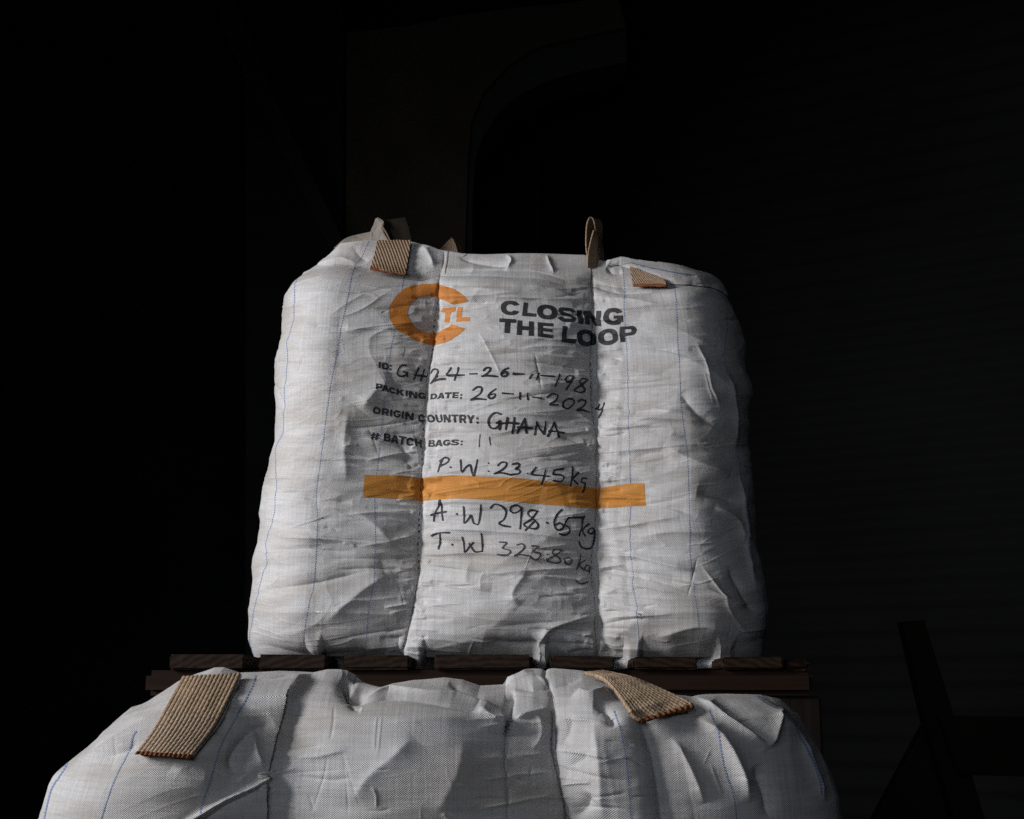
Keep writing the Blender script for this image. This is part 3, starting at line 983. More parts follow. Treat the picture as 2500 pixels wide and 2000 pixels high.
small = [('I', 212, 643, 227, 645, 45), ('D', 237, 649, 285, 655, 46), (':', 289, 662, 304, 666, 40),
         ('P', 192, 799, 234, 806, 42), ('A', 232, 808, 286, 818, 43), ('C', 284, 818, 336, 828, 43), ('K', 340, 829, 394, 841, 44), ('I', 402, 843, 416, 846, 44), ('N', 424, 848, 482, 858, 45), ('G', 488, 858, 546, 864, 44),
         ('D', 582, 868, 630, 866, 42), ('A', 632, 865, 686, 862, 44), ('T', 684, 861, 732, 860, 45), ('E', 738, 859, 780, 859, 45), (':', 790, 872, 807, 872, 36),
         ('O', 172, 958, 230, 965, 47), ('R', 238, 966, 288, 974, 48), ('I', 296, 975, 311, 977, 49), ('G', 318, 979, 372, 986, 49), ('I', 380, 988, 394, 990, 50), ('N', 404, 992, 466, 1001, 51),
         ('C', 497, 1008, 543, 1010, 53), ('O', 545, 1011, 603, 1012, 54), ('U', 609, 1011, 659, 1012, 55), ('N', 667, 1012, 719, 1012, 56), ('T', 724, 1012, 776, 1013, 57), ('R', 781, 1014, 832, 1016, 58), ('Y', 832, 1017, 892, 1020, 56), (':', 900, 1034, 918, 1036, 42),
         ('#', 160, 1135, 226, 1141, 52), ('B', 252, 1142, 302, 1148, 54), ('A', 304, 1150, 362, 1160, 54), ('T', 358, 1158, 410, 1168, 54), ('C', 412, 1170, 466, 1180, 55), ('H', 470, 1180, 522, 1188, 55),
         ('B', 560, 1190, 610, 1190, 48), ('A', 610, 1190, 668, 1190, 47), ('G', 668, 1190, 722, 1189, 44), ('S', 726, 1189, 780, 1188, 42), (':', 790, 1196, 808, 1196, 34)]
for lo, hi, txt in ((0, 3, 'ID:'), (3, 15, 'PACKING DATE:'), (15, 29, 'ORIGIN COUNTRY:'), (29, 40, '# BATCH BAGS:')):
    fb = Field(TB)
    for g, x0, y0, x1, y1, hh in small[lo:hi]:
        fb.poly(quad(g, (x0, y0), (x1, y1), (x1 - 2, y1 + hh), (x0 - 2, y0 + hh)))
    o = fb.build('printed_lettering', M_black, top_root); o['label'] = 'small black print reading ' + txt

fs = Field(TB)
fs.poly([Bc([(115, 458), (350, 465), (420, 474), (505, 490), (620, 474), (740, 465), (850, 468), (950, 475), (1200, 490), (1450, 520), (1740, 555), (1870, 535), (1975, 518), (2078, 516), (2080, 670), (1975, 678), (1740, 700),
             (1500, 680), (1250, 655), (950, 632), (740, 628), (510, 642), (340, 625), (105, 612)])])
o = fs.build('printed_stripe', M_stripe, top_root, 0.0005); o['label'] = 'orange-yellow horizontal band'

# handwriting in marker
fp = Field(TB)
w1 = 2.15
hand_A = [
    [(398, 672), (372, 670), (350, 698), (343, 728), (365, 747), (395, 740), (410, 722), (380, 716)], [(410, 722), (412, 745)],
    [(488, 692), (472, 735), (458, 770)], [(530, 700), (520, 740), (508, 776)], [(464, 738), (505, 742), (552, 747)],
    [(584, 722), (608, 700), (636, 705), (630, 738), (600, 775), (580, 796), (602, 780), (640, 766), (680, 763)],
    [(728, 690), (712, 712), (698, 738), (750, 740), (815, 737)], [(780, 690), (765, 732), (746, 770)],
    [(855, 730), (905, 729)],
    [(952, 706), (975, 688), (1000, 692), (992, 712), (965, 735), (938, 746), (975, 741), (1045, 746)],
    [(1122, 690), (1092, 705), (1072, 730), (1085, 745), (1110, 740), (1118, 724), (1098, 716), (1078, 728)],
    [(1158, 730), (1230, 733)], [(1290, 735), (1270, 762)], [(1338, 724), (1318, 772)], [(1345, 743), (1440, 749)],
    [(1483, 735), (1466, 775), (1447, 818)],
    [(1578, 745), (1548, 742), (1522, 765), (1530, 786), (1555, 780), (1578, 750), (1560, 790), (1532, 834)],
    [(1683, 768), (1640, 762), (1622, 782), (1650, 808), (1668, 835), (1645, 856), (1605, 850), (1592, 838), (1640, 802), (1684, 768)],
    [(878, 845), (905, 822), (936, 826), (934, 860), (900, 893), (865, 914), (905, 906), (970, 912)],
    [(1038, 836), (1005, 860), (986, 888), (1005, 906), (1032, 890), (1028, 872), (998, 880)],
    [(1085, 868), (1156, 874)], [(1205, 865), (1204, 908)], [(1256, 870), (1259, 912)], [(1290, 895), (1352, 904)],
    [(1392, 896), (1430, 871), (1467, 880), (1455, 915), (1412, 946), (1470, 946)],
    [(1545, 902), (1515, 920), (1503, 950), (1530, 972), (1565, 957), (1592, 925), (1575, 901), (1545, 902)],
    [(1622, 916), (1655, 903), (1687, 914), (1665, 948), (1612, 980), (1660, 975), (1708, 992)],
    [(1752, 938), (1742, 966), (1760, 976), (1784, 962)], [(1792, 930), (1780, 975), (1754, 1030)],
]
def ink(strokes, to, hw, mat, label, vary=0.2):
    f_ = Field(TB)
    for s_ in strokes: f_.stroke(to(s_), hw, vary=vary)
    o_ = f_.build('handwriting', mat, top_root, 0.0008); o_['label'] = label


ink(hand_A[:18], A, w1, M_pen, 'marker writing GH24-26-11-198')
ink(hand_A[18:], A, w1, M_pen, 'marker writing 26-11-2024')
hand_G = [
    [(1072, 1014), (1035, 1005), (1000, 1030), (985, 1070), (1000, 1105), (1035, 1110), (1060, 1085), (1066, 1062)], [(1040, 1072), (1068, 1068), (1062, 1116)],
    [(1118, 1042), (1112, 1080), (1105, 1118)], [(1165, 1038), (1162, 1090), (1152, 1142)], [(1070, 1078), (1125, 1072), (1192, 1078)],
    [(1238, 1045), (1212, 1095), (1185, 1142)], [(1238, 1045), (1246, 1095), (1252, 1140)], [(1188, 1104), (1235, 1102), (1290, 1108)],
    [(1322, 1068), (1318, 1110), (1308, 1155)], [(1325, 1075), (1348, 1115), (1372, 1150)], [(1372, 1150), (1382, 1110), (1386, 1065)],
    [(1448, 1068), (1425, 1115), (1398, 1166)], [(1448, 1068), (1462, 1120), (1475, 1172)], [(1410, 1132), (1455, 1134), (1508, 1144)],
]
ink(hand_G, A, 2.6, M_pen, 'marker writing GHANA')
hand_B = [
    [(668, 355), (655, 400), (642, 442)], [(650, 365), (682, 342), (712, 352), (702, 380), (658, 402)], [(728, 410), (732, 412)],
    [(795, 362), (800, 405), (806, 443), (835, 410), (860, 395), (872, 430)], [(910, 358), (900, 412), (886, 468), (868, 425)], [(987, 380), (989, 383)], [(987, 438), (989, 441)],
    [(1052, 397), (1082, 374), (1112, 382), (1100, 412), (1062, 442), (1028, 458), (1080, 452), (1142, 468)],
    [(1150, 390), (1190, 384), (1197, 405), (1172, 422), (1202, 432), (1195, 457), (1150, 464)], [(1255, 455), (1258, 458)],
    [(1312, 413), (1292, 440), (1283, 462), (1340, 468), (1400, 476)], [(1378, 430), (1366, 480), (1352, 526)],
    [(1500, 422), (1440, 430)], [(1440, 432), (1432, 462), (1478, 464), (1504, 486), (1482, 512), (1430, 508)],
    [(1568, 408), (1562, 470), (1550, 545)], [(1606, 448), (1562, 492)], [(1562, 492), (1602, 525)],
    [(1664, 488), (1636, 486), (1628, 512), (1654, 520), (1652, 548), (1640, 582)],
    [(648, 640), (625, 700), (598, 778)], [(648, 640), (658, 705), (662, 775)], [(588, 742), (635, 728), (688, 718)], [(762, 733), (766, 736)],
    [(810, 685), (814, 740), (812, 797), (845, 765), (862, 745), (878, 800)], [(932, 670), (925, 740), (910, 806), (880, 795)],
    [(998, 690), (1030, 665), (1080, 680), (1108, 715), (1092, 770), (1058, 798), (1090, 815), (1138, 824)],
    [(1218, 700), (1188, 672), (1148, 680), (1138, 708), (1165, 725), (1205, 706), (1218, 690), (1212, 770), (1205, 840)],
    [(1330, 712), (1282, 704), (1262, 735), (1300, 772), (1330, 812), (1312, 840), (1262, 832), (1232, 806), (1285, 770), (1330, 712)], [(1300, 790), (1268, 825), (1240, 852)],
    [(1390, 796), (1394, 800)],
    [(1493, 706), (1458, 745), (1438, 800), (1455, 848), (1492, 842), (1502, 822), (1475, 800), (1448, 815)],
    [(1640, 760), (1535, 764)], [(1535, 764), (1512, 810), (1540, 835), (1538, 868), (1510, 885), (1472, 878)],
    [(1642, 755), (1630, 820), (1613, 888)], [(1680, 806), (1636, 845), (1655, 890)],
    [(1722, 838), (1690, 836), (1676, 862), (1702, 874), (1730, 848), (1730, 905), (1718, 962), (1688, 976), (1645, 965), (1612, 930)],
    [(580, 884), (630, 866), (705, 862)], [(640, 866), (634, 920), (630, 976)], [(724, 946), (728, 950)],
    [(795, 895), (808, 950), (818, 1002), (845, 965), (872, 930)], [(845, 938), (868, 975), (892, 1000), (940, 996)], [(932, 868), (938, 930), (940, 998)],
]
ink(hand_B[:18], Bc, 2.1, M_pen, 'marker writing P.W:23.45kg')
ink(hand_B[18:35], Bc, 2.1, M_pen, 'marker writing A.W 298.65kg')
ink(hand_B[35:], Bc, 2.1, M_pen, 'marker writing T.W')
fp = Field(TB)
faint = [[(1060, 930), (1112, 936), (1082, 972), (1132, 990), (1132, 1016), (1095, 1024), (1048, 1018)],
          [(1182, 952), (1220, 944), (1236, 968), (1205, 1005), (1165, 1030), (1200, 1022), (1252, 1030)],
          [(1285, 960), (1330, 965), (1292, 998), (1342, 1014), (1335, 1046), (1300, 1056), (1262, 1028)],
          [(1392, 1018), (1395, 1020)], [(1388, 1052), (1392, 1056)],
          [(1500, 990), (1450, 984), (1428, 1008), (1475, 1044), (1486, 1070), (1442, 1077), (1392, 1060), (1445, 1028), (1500, 990)],
          [(1545, 1040), (1513, 1050), (1520, 1078), (1550, 1086), (1567, 1060), (1545, 1040)],
          [(1634, 1020), (1622, 1070), (1606, 1118)], [(1668, 1056), (1622, 1090), (1655, 1125)],
          [(1702, 1095), (1675, 1094), (1662, 1120), (1690, 1132), (1706, 1104), (1702, 1150)], [(1600, 1200), (1640, 1222), (1692, 1208)]]
ink(faint, Bc, 1.75, M_penthin, 'fainter marker writing 323.80kg')
ink([[(926, 1155), (921, 1200), (922, 1242)], [(992, 1172), (994, 1200), (1000, 1230)]], A, 1.25, M_penthin, 'two faint strokes for 11')

BLUE_TOP = [
    [(731, 665), (715, 760), (703, 860), (690, 1000), (686, 1050), (672, 1095), (675, 1150), (665, 1250), (652, 1300), (647, 1330), (658, 1368), (642, 1405), (622, 1480), (610, 1530), (606, 1570), (618, 1600)],
    [(901, 588), (883, 625), (862, 661), (847, 736), (832, 800), (823, 857), (808, 932), (801, 980), (790, 1060), (781, 1133), (771, 1214), (775, 1275), (767, 1417), (754, 1477), (742, 1559), (742, 1605)],
    [(1014, 598), (998, 637), (986, 676), (974, 751), (965, 800), (953, 857), (941, 932), (937, 1000), (925, 1112), (915, 1193), (915, 1315), (911, 1417), (898, 1498), (890, 1600)],
    [(1520, 655), (1525, 707), (1526, 805), (1530, 935), (1534, 1000), (1538, 1059), (1539, 1211), (1539, 1341), (1545, 1420), (1556, 1493), (1560, 1602)],
    [(1645, 694), (1651, 740), (1655, 837), (1658, 870), (1663, 1000), (1673, 1072), (1680, 1167), (1684, 1320), (1691, 1428), (1704, 1515), (1709, 1628)],
    [(1772, 770), (1775, 805), (1775, 853), (1780, 902), (1792, 1020), (1802, 1146), (1806, 1254), (1822, 1363), (1850, 1430), (1868, 1493), (1872, 1600)],
]
for s in BLUE_TOP:
    f = Field(TB); f.stroke(s, 0.95, dash=(6.0, 4.4)); f.build('blue_stitch_line', M_blue, top_root, 0.0004)
for sf, nm in ((seamL, 0), (seamR, 1)):
    f = Field(TB)
    qs = np.arange(672, 1640, 8.0)
    pts = [(float(sf(q)) - 1.5 + 1.0 * math.sin(q * 0.35), q) for q in qs]
    f.stroke(pts, 0.62 if nm == 0 else 0.5, dash=(15.0, 9.0), smooth=False)
    f.build('seam_stitching', M_seam, top_root, 0.0007)
for hs in ([(1094, 612), (1092, 640), (1087, 668)], [(1443, 632), (1442, 670), (1444, 700)]):
    f = Field(TB); f.stroke(hs, 0.7); f.build('hem_stitching', M_seam, top_root, 0.0006)


# ------------------------------------------------------------------ loose cloth and webbing
def loft(name, parent, mat, left, right, depth, nu=90, nv=90, thick=0.002, relief=None, attr_scale=1.0, noise=0.0, seed=1, smooth=True, bagd=None, off=0.0):
    """sheet with thickness between two chart curves; depth is a number, a pair or a function (u, v)"""
    L = np.array(catmull(left, 6)); R = np.array(catmull(right, 6))

    def res(C, n):
        d = np.concatenate([[0], np.cumsum(np.hypot(*np.diff(C, axis=0).T))]); d /= d[-1]
        t = np.linspace(0, 1, n)
        return np.stack([np.interp(t, d, C[:, 0]), np.interp(t, d, C[:, 1])], 1)
    L, R = res(L, nv), res(R, nv)
    u = np.linspace(0, 1, nu)[None, :, None]
    C = L[:, None] * (1 - u) + R[:, None] * u
    U, Vv = np.meshgrid(np.linspace(0, 1, nu), np.linspace(0, 1, nv))
    if bagd is not None:
        k = 15 if nv > 100 and nu <= 40 else 7
        cu = np.linspace(0, nu - 1, k).astype(int); cv = np.linspace(0, nv - 1, k).astype(int)
        D = np.array([[depth_at(bagd, [C[j, i]])[0] for i in cu] for j in cv])
        # smooth, then bilinear
        if k == 15:
            for _ in range(3): D[1:-1] = (D[:-2] + 2 * D[1:-1] + D[2:]) / 4
            D[:] = D.min(1, keepdims=True) * 0.7 + D * 0.3
        tmp = np.array([np.interp(np.arange(nu), cu, row) for row in D])
        Y = np.array([np.interp(np.arange(nv), cv, tmp[:, i]) for i in range(nu)]).T - off
        if callable(depth): Y = Y + depth(U, Vv)
    elif callable(depth): Y = depth(U, Vv)
    else: Y = np.full(U.shape, float(depth))
    if noise: Y = Y + noise * facet(U * 3 + seed, Vv * 3 + seed, seed) + noise * 0.4 * vnoise(U * 9, Vv * 9, seed)
    X, Y, Z = unproj(C[..., 0], C[..., 1], Y)
    P = np.stack([X, Y, Z], 2)
    n = grid_normals(P, False)
    if n[..., 1].mean() > 0: n = -n
    Lm = np.linalg.norm(P[-1].mean(0) - P[0].mean(0)); Wm = np.linalg.norm(P[:, -1].mean(0) - P[:, 0].mean(0))
    wv = np.stack([U * (Wm if attr_scale == 1.0 else 1.0), Vv * Lm, 0 * U], 2)
    Pf = P + n * (relief(U, Vv, Wm, Lm)[..., None] if relief else 0)
    Pb = P - n * thick
    I = np.arange(nv * nu).reshape(nv, nu); Jb = I + nv * nu
    q1 = np.stack([I[:-1, :-1], I[:-1, 1:], I[1:, 1:], I[1:, :-1]], 2).reshape(-1, 4)
    q2 = np.stack([Jb[:-1, :-1], Jb[1:, :-1], Jb[1:, 1:], Jb[:-1, 1:]], 2).reshape(-1, 4)
    bd = np.concatenate([I[0, :-1], I[:-1, -1], I[-1, :0:-1], I[:0:-1, 0]])
    b2 = np.roll(bd, -1)
    q3 = np.stack([bd, bd + nv * nu, b2 + nv * nu, b2], 1)
    return mesh_obj(name, np.concatenate([Pf.reshape(-1, 3), Pb.reshape(-1, 3)]), np.concatenate([q1, q2, q3]), mat, parent, smooth,
                    np.concatenate([wv.reshape(-1, 3)] * 2))


def cords(n, twist, slant, amp):
    def f(U, V, W, L):
        y = V * L
        c = U * n
        body = np.sqrt(np.clip(1 - (2 * (c - np.floor(c)) - 1) ** 2, 0, 1))
        ph = np.mod(np.floor(c) * 0.618, 1.0)
        tw = np.sin(2 * math.pi * (y / twist + (c - np.floor(c)) * 0.9 + ph))
        return amp * (body * 0.85 + 0.07 * tw * body)
    return f


def twill(nu_, twist, amp):
    def f(U, V, W, L):
        s = U * nu_ + V * L / W * nu_ * -0.38
        body = np.abs(np.sin(math.pi * s)) ** 0.6
        tw = np.sin(2 * math.pi * (V * L / twist + U * 2))
        return amp * (body * 0.8 + 0.25 * tw)
    return f


s = loft('lifting_strap', top_root, M_strap, [(921, 587), (914, 620), (904, 655)], [(1003, 587), (998, 625), (990, 671)], None, 110, 120, 0.003, twill(11, 0.006, 0.0026), 0.5, bagd=TB, off=0.004)
s['label'] = 'square brown webbing patch sewn on the front top edge'
loft('stitched_edge', s, M_edge, [(904, 650), (903, 656)], [(990, 665), (989, 672)], None, 60, 6, 0.003, None, 0.5, bagd=TB, off=0.0075)
s = loft('lifting_strap', top_root, M_strap, [(1538, 652), (1541, 672), (1545, 696)], [(1618, 682), (1623, 688), (1627, 695)], None, 110, 60, 0.003, twill(13, 0.005, 0.0028), 0.5, bagd=TB, off=0.006)
s['label'] = 'brown webbing patch half under the rolled top edge'
loft('stitched_edge', s, M_edge, [(1545, 693), (1546, 697)], [(1626, 692), (1627, 697)], None, 60, 6, 0.003, None, 0.5, bagd=TB, off=0.0095)


def ribbon(name, parent, mat, centre, wdir, width, thick=0.003, nv=120, nu=24, nc=9):
    """webbing following a 3-d centre line; wdir gives the width direction at each control point"""
    Cc = np.array(centre, float); Wd = np.array(wdir, float)
    t = np.linspace(0, 1, len(Cc)); tt = np.linspace(0, 1, nv)

    def sm(A_):
        out = np.empty((nv, 3))
        for i, x in enumerate(tt * (len(A_) - 1)):
            k = min(int(x), len(A_) - 2); f = x - k
            p0, p1, p2, p3 = A_[max(k - 1, 0)], A_[k], A_[k + 1], A_[min(k + 2, len(A_) - 1)]
            out[i] = 0.5 * ((2 * p1) + (-p0 + p2) * f + (2 * p0 - 5 * p1 + 4 * p2 - p3) * f * f + (-p0 + 3 * p1 - 3 * p2 + p3) * f ** 3)
        return out
    Cs, Ws = sm(Cc), sm(Wd)
    Ws /= np.linalg.norm(Ws, axis=1, keepdims=True)
    u = np.linspace(-0.5, 0.5, nu)
    P = Cs[:, None] + Ws[:, None] * (u * width)[None, :, None]
    n = grid_normals(P, False)
    U, V = np.meshgrid(np.linspace(0, 1, nu), tt)
    L = np.sum(np.linalg.norm(np.diff(Cs, axis=0), axis=1))
    rel = 0.0006 * np.sin(math.pi * U * nc * 2) * np.sin(math.pi * V * L / 0.003)
    Pf = P + n * (rel + thick / 2)[..., None]; Pb = P - n * (thick / 2 - rel)[..., None]
    I = np.arange(nv * nu).reshape(nv, nu); Jb = I + nv * nu
    q1 = np.stack([I[:-1, :-1], I[:-1, 1:], I[1:, 1:], I[1:, :-1]], 2).reshape(-1, 4)
    q2 = np.stack([Jb[:-1, :-1], Jb[1:, :-1], Jb[1:, 1:], Jb[:-1, 1:]], 2).reshape(-1, 4)
    bd = np.concatenate([I[0, :-1], I[:-1, -1], I[-1, :0:-1], I[:0:-1, 0]]); b2 = np.roll(bd, -1)
    q3 = np.stack([bd, bd + nv * nu, b2 + nv * nu, b2], 1)
    wv = np.stack([U, V * L, 0 * U], 2).reshape(-1, 3)
    return mesh_obj(name, np.concatenate([Pf.reshape(-1, 3), Pb.reshape(-1, 3)]), np.concatenate([q1, q2, q3]), mat, parent, True, np.concatenate([wv, wv]))


def W3(p, q, Y): return tuple(float(c) for c in unproj(p, q, Y))


# tall pinched loop on the top edge
s = ribbon('lifting_strap', top_root, M_strap,
           [W3(1444, 655, 2.885), W3(1437, 615, 2.88), W3(1438, 575, 2.88), W3(1446, 546, 2.885), W3(1453, 535, 2.89), W3(1460, 548, 2.89), W3(1462, 585, 2.89), W3(1466, 620, 2.885), W3(1463, 655, 2.885)],
           [(0.35, 1, 0), (0.34, 1, 0), (0.42, 1, 0.0), (0.75, 1, 0.0), (0.75, 1, 0.1), (0.65, 1, 0), (0.45, 1, 0), (0.50, 1, 0), (0.5, 1, 0)], 0.036)
s['label'] = 'brown webbing loop standing upright and pinched at the top edge'
s2 = ribbon('lifting_strap', top_root, M_strap,
            [W3(1444, 655, 2.865), W3(1446, 620, 2.862), W3(1451, 590, 2.862), W3(1454, 566, 2.866)],
            [(1, 0.5, 0), (1, 0.5, 0), (0.9, 0.7, 0), (0.5, 1, 0)], 0.021, 0.003, 60, 20, 6)
s2['label'] = 'narrow folded strand in front of the upright brown loop'
# small triangular loop further back
s = loft('lifting_strap', top_root, M_strap, [(1101, 581), (1088, 594), (1070, 612)], [(1104, 580), (1112, 595), (1119, 616)], 3.05, 40, 50, 0.004, cords(9, 0.004, 1, 0.0008), 0.5)
s['label'] = 'small triangular brown loop showing behind the top edge'
loft('strap_fold', s, M_strap, [(1106, 584), (1114, 600), (1119, 620)], [(1114, 591), (1124, 598), (1130, 618)], lambda U, V: 3.07 + 0.02 * U, 20, 40, 0.003, None, 0.5)
# dark stiff flap behind the left strap, with its pale frayed edge
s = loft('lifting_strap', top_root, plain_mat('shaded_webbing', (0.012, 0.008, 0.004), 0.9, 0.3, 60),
         [(938, 538), (942, 560), (955, 595)], [(990, 531), (1000, 560), (1008, 595)], 3.0, 40, 50, 0.003, cords(12, 0.004, 1, 0.0006), 0.5)
s['label'] = 'dark upright webbing flap behind the square patch'
ribbon('frayed_edge', s, M_strap, [W3(936, 545, 2.985), W3(934, 553, 2.985), W3(944, 570, 2.985), W3(954, 592, 2.985)], [(1, 0, .2)] * 4, 0.0032, 0.002, 40, 4, 2)
# pale spout cloth heaped behind the left part of the edge
c = loft('spout_cloth', top_root, M_soiled, [(862, 575), (840, 584), (815, 606)], [(932, 560), (934, 580), (936, 600)], lambda U, V: 3.03 - 0.03 * U, 60, 40, 0.002, None, 1.0, 0.004, 5)
loft('spout_tab', c, M_soiled, [(917, 533), (912, 548), (904, 566), (902, 590)], [(921, 533), (937, 542), (936, 562), (950, 592)], lambda U, V: 3.00 - 0.012 * U, 50, 50, 0.002, None, 1.0, 0.002, 8)
# rolled hem along the right of the top edge
f = Field(TB)
f.poly([[(1478, 655), (1484, 600), (1830, 600), (1830, 760), (1790, 736), (1765, 716), (1735, 703), (1690, 695), (1640, 695), (1600, 686), (1545, 662), (1510, 648), (1492, 652)]])
hem = f.build('rolled_hem', M_fab, top_root, lambda v: 0.0022 + 0.0085 * (1 - np.exp(-np.clip(v, 0, 99) / 5.0)))
f = Field(TB); f.stroke([(1541, 652), (1565, 659), (1590, 667), (1638, 676), (1680, 680)], 1.2)
f.build('blue_stitch_line', M_blue, hem, lambda v: 0.0112 + 0 * v)

# ------------------------------------------------------------------ the front bag
def fseamL(q): return interp(q, [(1600, 752), (1645, 745), (1670, 722), (1710, 700), (1790, 676), (1860, 658), (1930, 648), (2000, 647), (2400, 640)])
def fseamR(q): return interp(q, [(1600, 1335), (1650, 1330), (1700, 1348), (1750, 1352), (1830, 1351), (1900, 1365), (1960, 1378), (2000, 1384), (2400, 1400)])


def bulge_front(p, q):
    L, R = fseamL(q), fseamR(q)
    mid = 0.045 * arch((p - L) / (R - L), 1.0)
    dl = np.clip((L - p) / 260, 0, 1.3); dr = np.clip((p - R) / 200, 0, 1.5)
    left = 0.035 * np.sin(np.clip(dl, 0, 1) * math.pi / 2)
    right = 0.062 * np.sin(np.clip(dr, 0, 1) * math.pi / 2) ** 0.8 - 0.02 * np.clip(dr - 0.6, 0, 1)
    b = np.where(p < L, left, np.where(p > R, right, mid))
    return b * np.clip((q - 1640) / 110, 0.05, 1)


rs = np.random.RandomState(19)
str_top_save = str_top
str_top = []
fan(fseamR, -1, 1720, 2000, 8, 0.0022, 60, 200)
fan(fseamR, 1, 1720, 2000, 7, 0.0030, 60, 160)
fan(fseamL, 1, 1750, 2000, 9, 0.0022, 60, 220)
str_front = str_top + creases(70, 120, 1950, 1730, 2000, 0.0018, rs) + [
    # left panel: soft hollows
    ([(330, 1800), (300, 1830), (230, 1850)], -0.006, 22, 26),
    ([(350, 1700), (300, 1760), (220, 1830)], 0.006, 16, 26),
    ([(660, 1765), (600, 1800), (560, 1860), (590, 1900)], -0.010, 24, 30),
    ([(618, 1780), (620, 1830), (640, 1880)], 0.006, 14, 14),
    ([(662, 1890), (600, 1925), (540, 1955), (462, 2004)], 0.014, 6, 34, 'full'),
    ([(655, 1905), (600, 1940), (540, 1972), (490, 2010)], -0.010, 30, 12, 'full'),
    ([(420, 1870), (470, 1900), (520, 1910)], 0.004, 30, 30),
    ([(600, 1660), (660, 1665), (720, 1650)], -0.004, 12, 14),
    # pocket between left flap and the middle lip
    ([(845, 1665), (855, 1690), (880, 1694)], -0.030, 20, 24, 'full'),
    ([(850, 1640), (910, 1650), (960, 1668)], -0.016, 20, 14),
    ([(853, 1712), (862, 1725), (882, 1728)], -0.008, 8, 10),
    # lip of the middle hem
    ([(870, 1705), (920, 1690), (960, 1687), (1040, 1700), (1110, 1705), (1160, 1722), (1230, 1742)], 0.012, 8, 12),
    ([(890, 1715), (960, 1705), (1060, 1718), (1160, 1740), (1220, 1760)], -0.007, 14, 8),
    ([(1095, 1670), (1140, 1700), (1180, 1715)], -0.008, 10, 12),
    # V notch
    ([(1255, 1690), (1247, 1712), (1243, 1740), (1240, 1775), (1236, 1800)], -0.020, 7, 8),
    ([(1236, 1800), (1232, 1860), (1236, 1900), (1238, 2000)], -0.003, 4, 5, 'full'),
    ([(1160, 1730), (1200, 1758), (1238, 1762)], 0.010, 12, 16),
    ([(1255, 1758), (1300, 1742), (1345, 1732)], 0.006, 8, 10),
    ([(1305, 1745), (1318, 1790), (1300, 1830)], 0.006, 12, 20),
    ([(1260, 1685), (1330, 1678), (1420, 1660)], -0.010, 8, 10),
    ([(1235, 1670), (1275, 1652), (1300, 1636)], 0.010, 8, 12),
    ([(1310, 1650), (1335, 1670), (1342, 1695)], 0.003, 3, 3),
    # right of the right seam
    ([(1400, 1700), (1440, 1712), (1470, 1700), (1478, 1680)], 0.018, 14, 12),
    ([(1450, 1725), (1480, 1735), (1500, 1780)], -0.014, 16, 16),
    ([(1390, 1870), (1430, 1850), (1440, 1830)], -0.004, 22, 20),
    ([(1400, 1995), (1430, 1970), (1450, 1935)], -0.010, 14, 26),
    ([(1450, 1760), (1470, 1850), (1480, 2000)], 0.010, 26, 30),
    ([(1570, 1760), (1600, 1850), (1620, 2000)], -0.014, 34, 36, 'full'),
    ([(1700, 1750), (1760, 1800), (1800, 1870), (1830, 1960)], 0.016, 20, 30),
    ([(1690, 1700), (1760, 1745), (1820, 1785), (1880, 1830)], 0.014, 12, 24),
    ([(1740, 1720), (1820, 1755), (1880, 1815)], -0.016, 18, 14),
    ([(1640, 1800), (1680, 1870), (1720, 1960)], 0.008, 18, 20),
    ([(1880, 1830), (1900, 1760), (1915, 1725)], 0.010, 12, 16),
    ([(1840, 1870), (1870, 1930), (1880, 2000)], -0.012, 20, 20),
    ([(1960, 1790), (1990, 1870), (2015, 1960)], 0.008, 12, 16),
    # middle panel soft facets and sharp little pleats
    ([(920, 1745), (916, 1790), (914, 1840)], 0.0011, 2.5, 3),
    ([(932, 1745), (928, 1800), (922, 1845)], 0.0009, 2.5, 3),
    ([(815, 1720), (812, 1770), (806, 1810)], -0.0014, 3, 3),
    ([(800, 1840), (790, 1890), (762, 1980)], -0.0008, 3, 4),
    ([(835, 1835), (855, 1900), (882, 1975)], -0.0008, 3, 4),
    ([(840, 1850), (848, 1950), (848, 2000)], -0.0008, 3, 4),
    ([(1010, 1800), (960, 1850), (900, 1900), (860, 1960)], 0.006, 30, 50),
    ([(680, 1840), (760, 1850), (850, 1830)], 0.004, 12, 20),
    ([(1130, 1800), (1110, 1900), (1060, 1990)], 0.005, 50, 60),
    ([(1400, 1745), (1385, 1790), (1372, 1820)], -0.006, 16, 14),
    ([(700, 1890), (800, 1905), (860, 1900)], -0.003, 12, 14),
]


def extra_front(p, q, a, Z):
    h = np.zeros_like(p)
    L = fseamL(q)
    # overlapping fold: cloth left of the line stands proud and drops sharply to the right
    dd = L - p
    vis = np.clip((q - 1642) / 20, 0, 1)
    h += vis * np.where(dd > 0, 0.017 * np.exp(-(np.sqrt(dd * dd + 225) - 15) / 130.0), 0.017 * np.exp(-(dd / 21.0) ** 2) - 0.005 * (1 - np.exp(-(dd / 22.0) ** 2)) * np.exp(np.minimum(dd, 0) / 50.0))
    d = np.abs(p - fseamR(q))
    h -= 0.006 * np.exp(-(d / 5.0) ** 1.2)
    return h


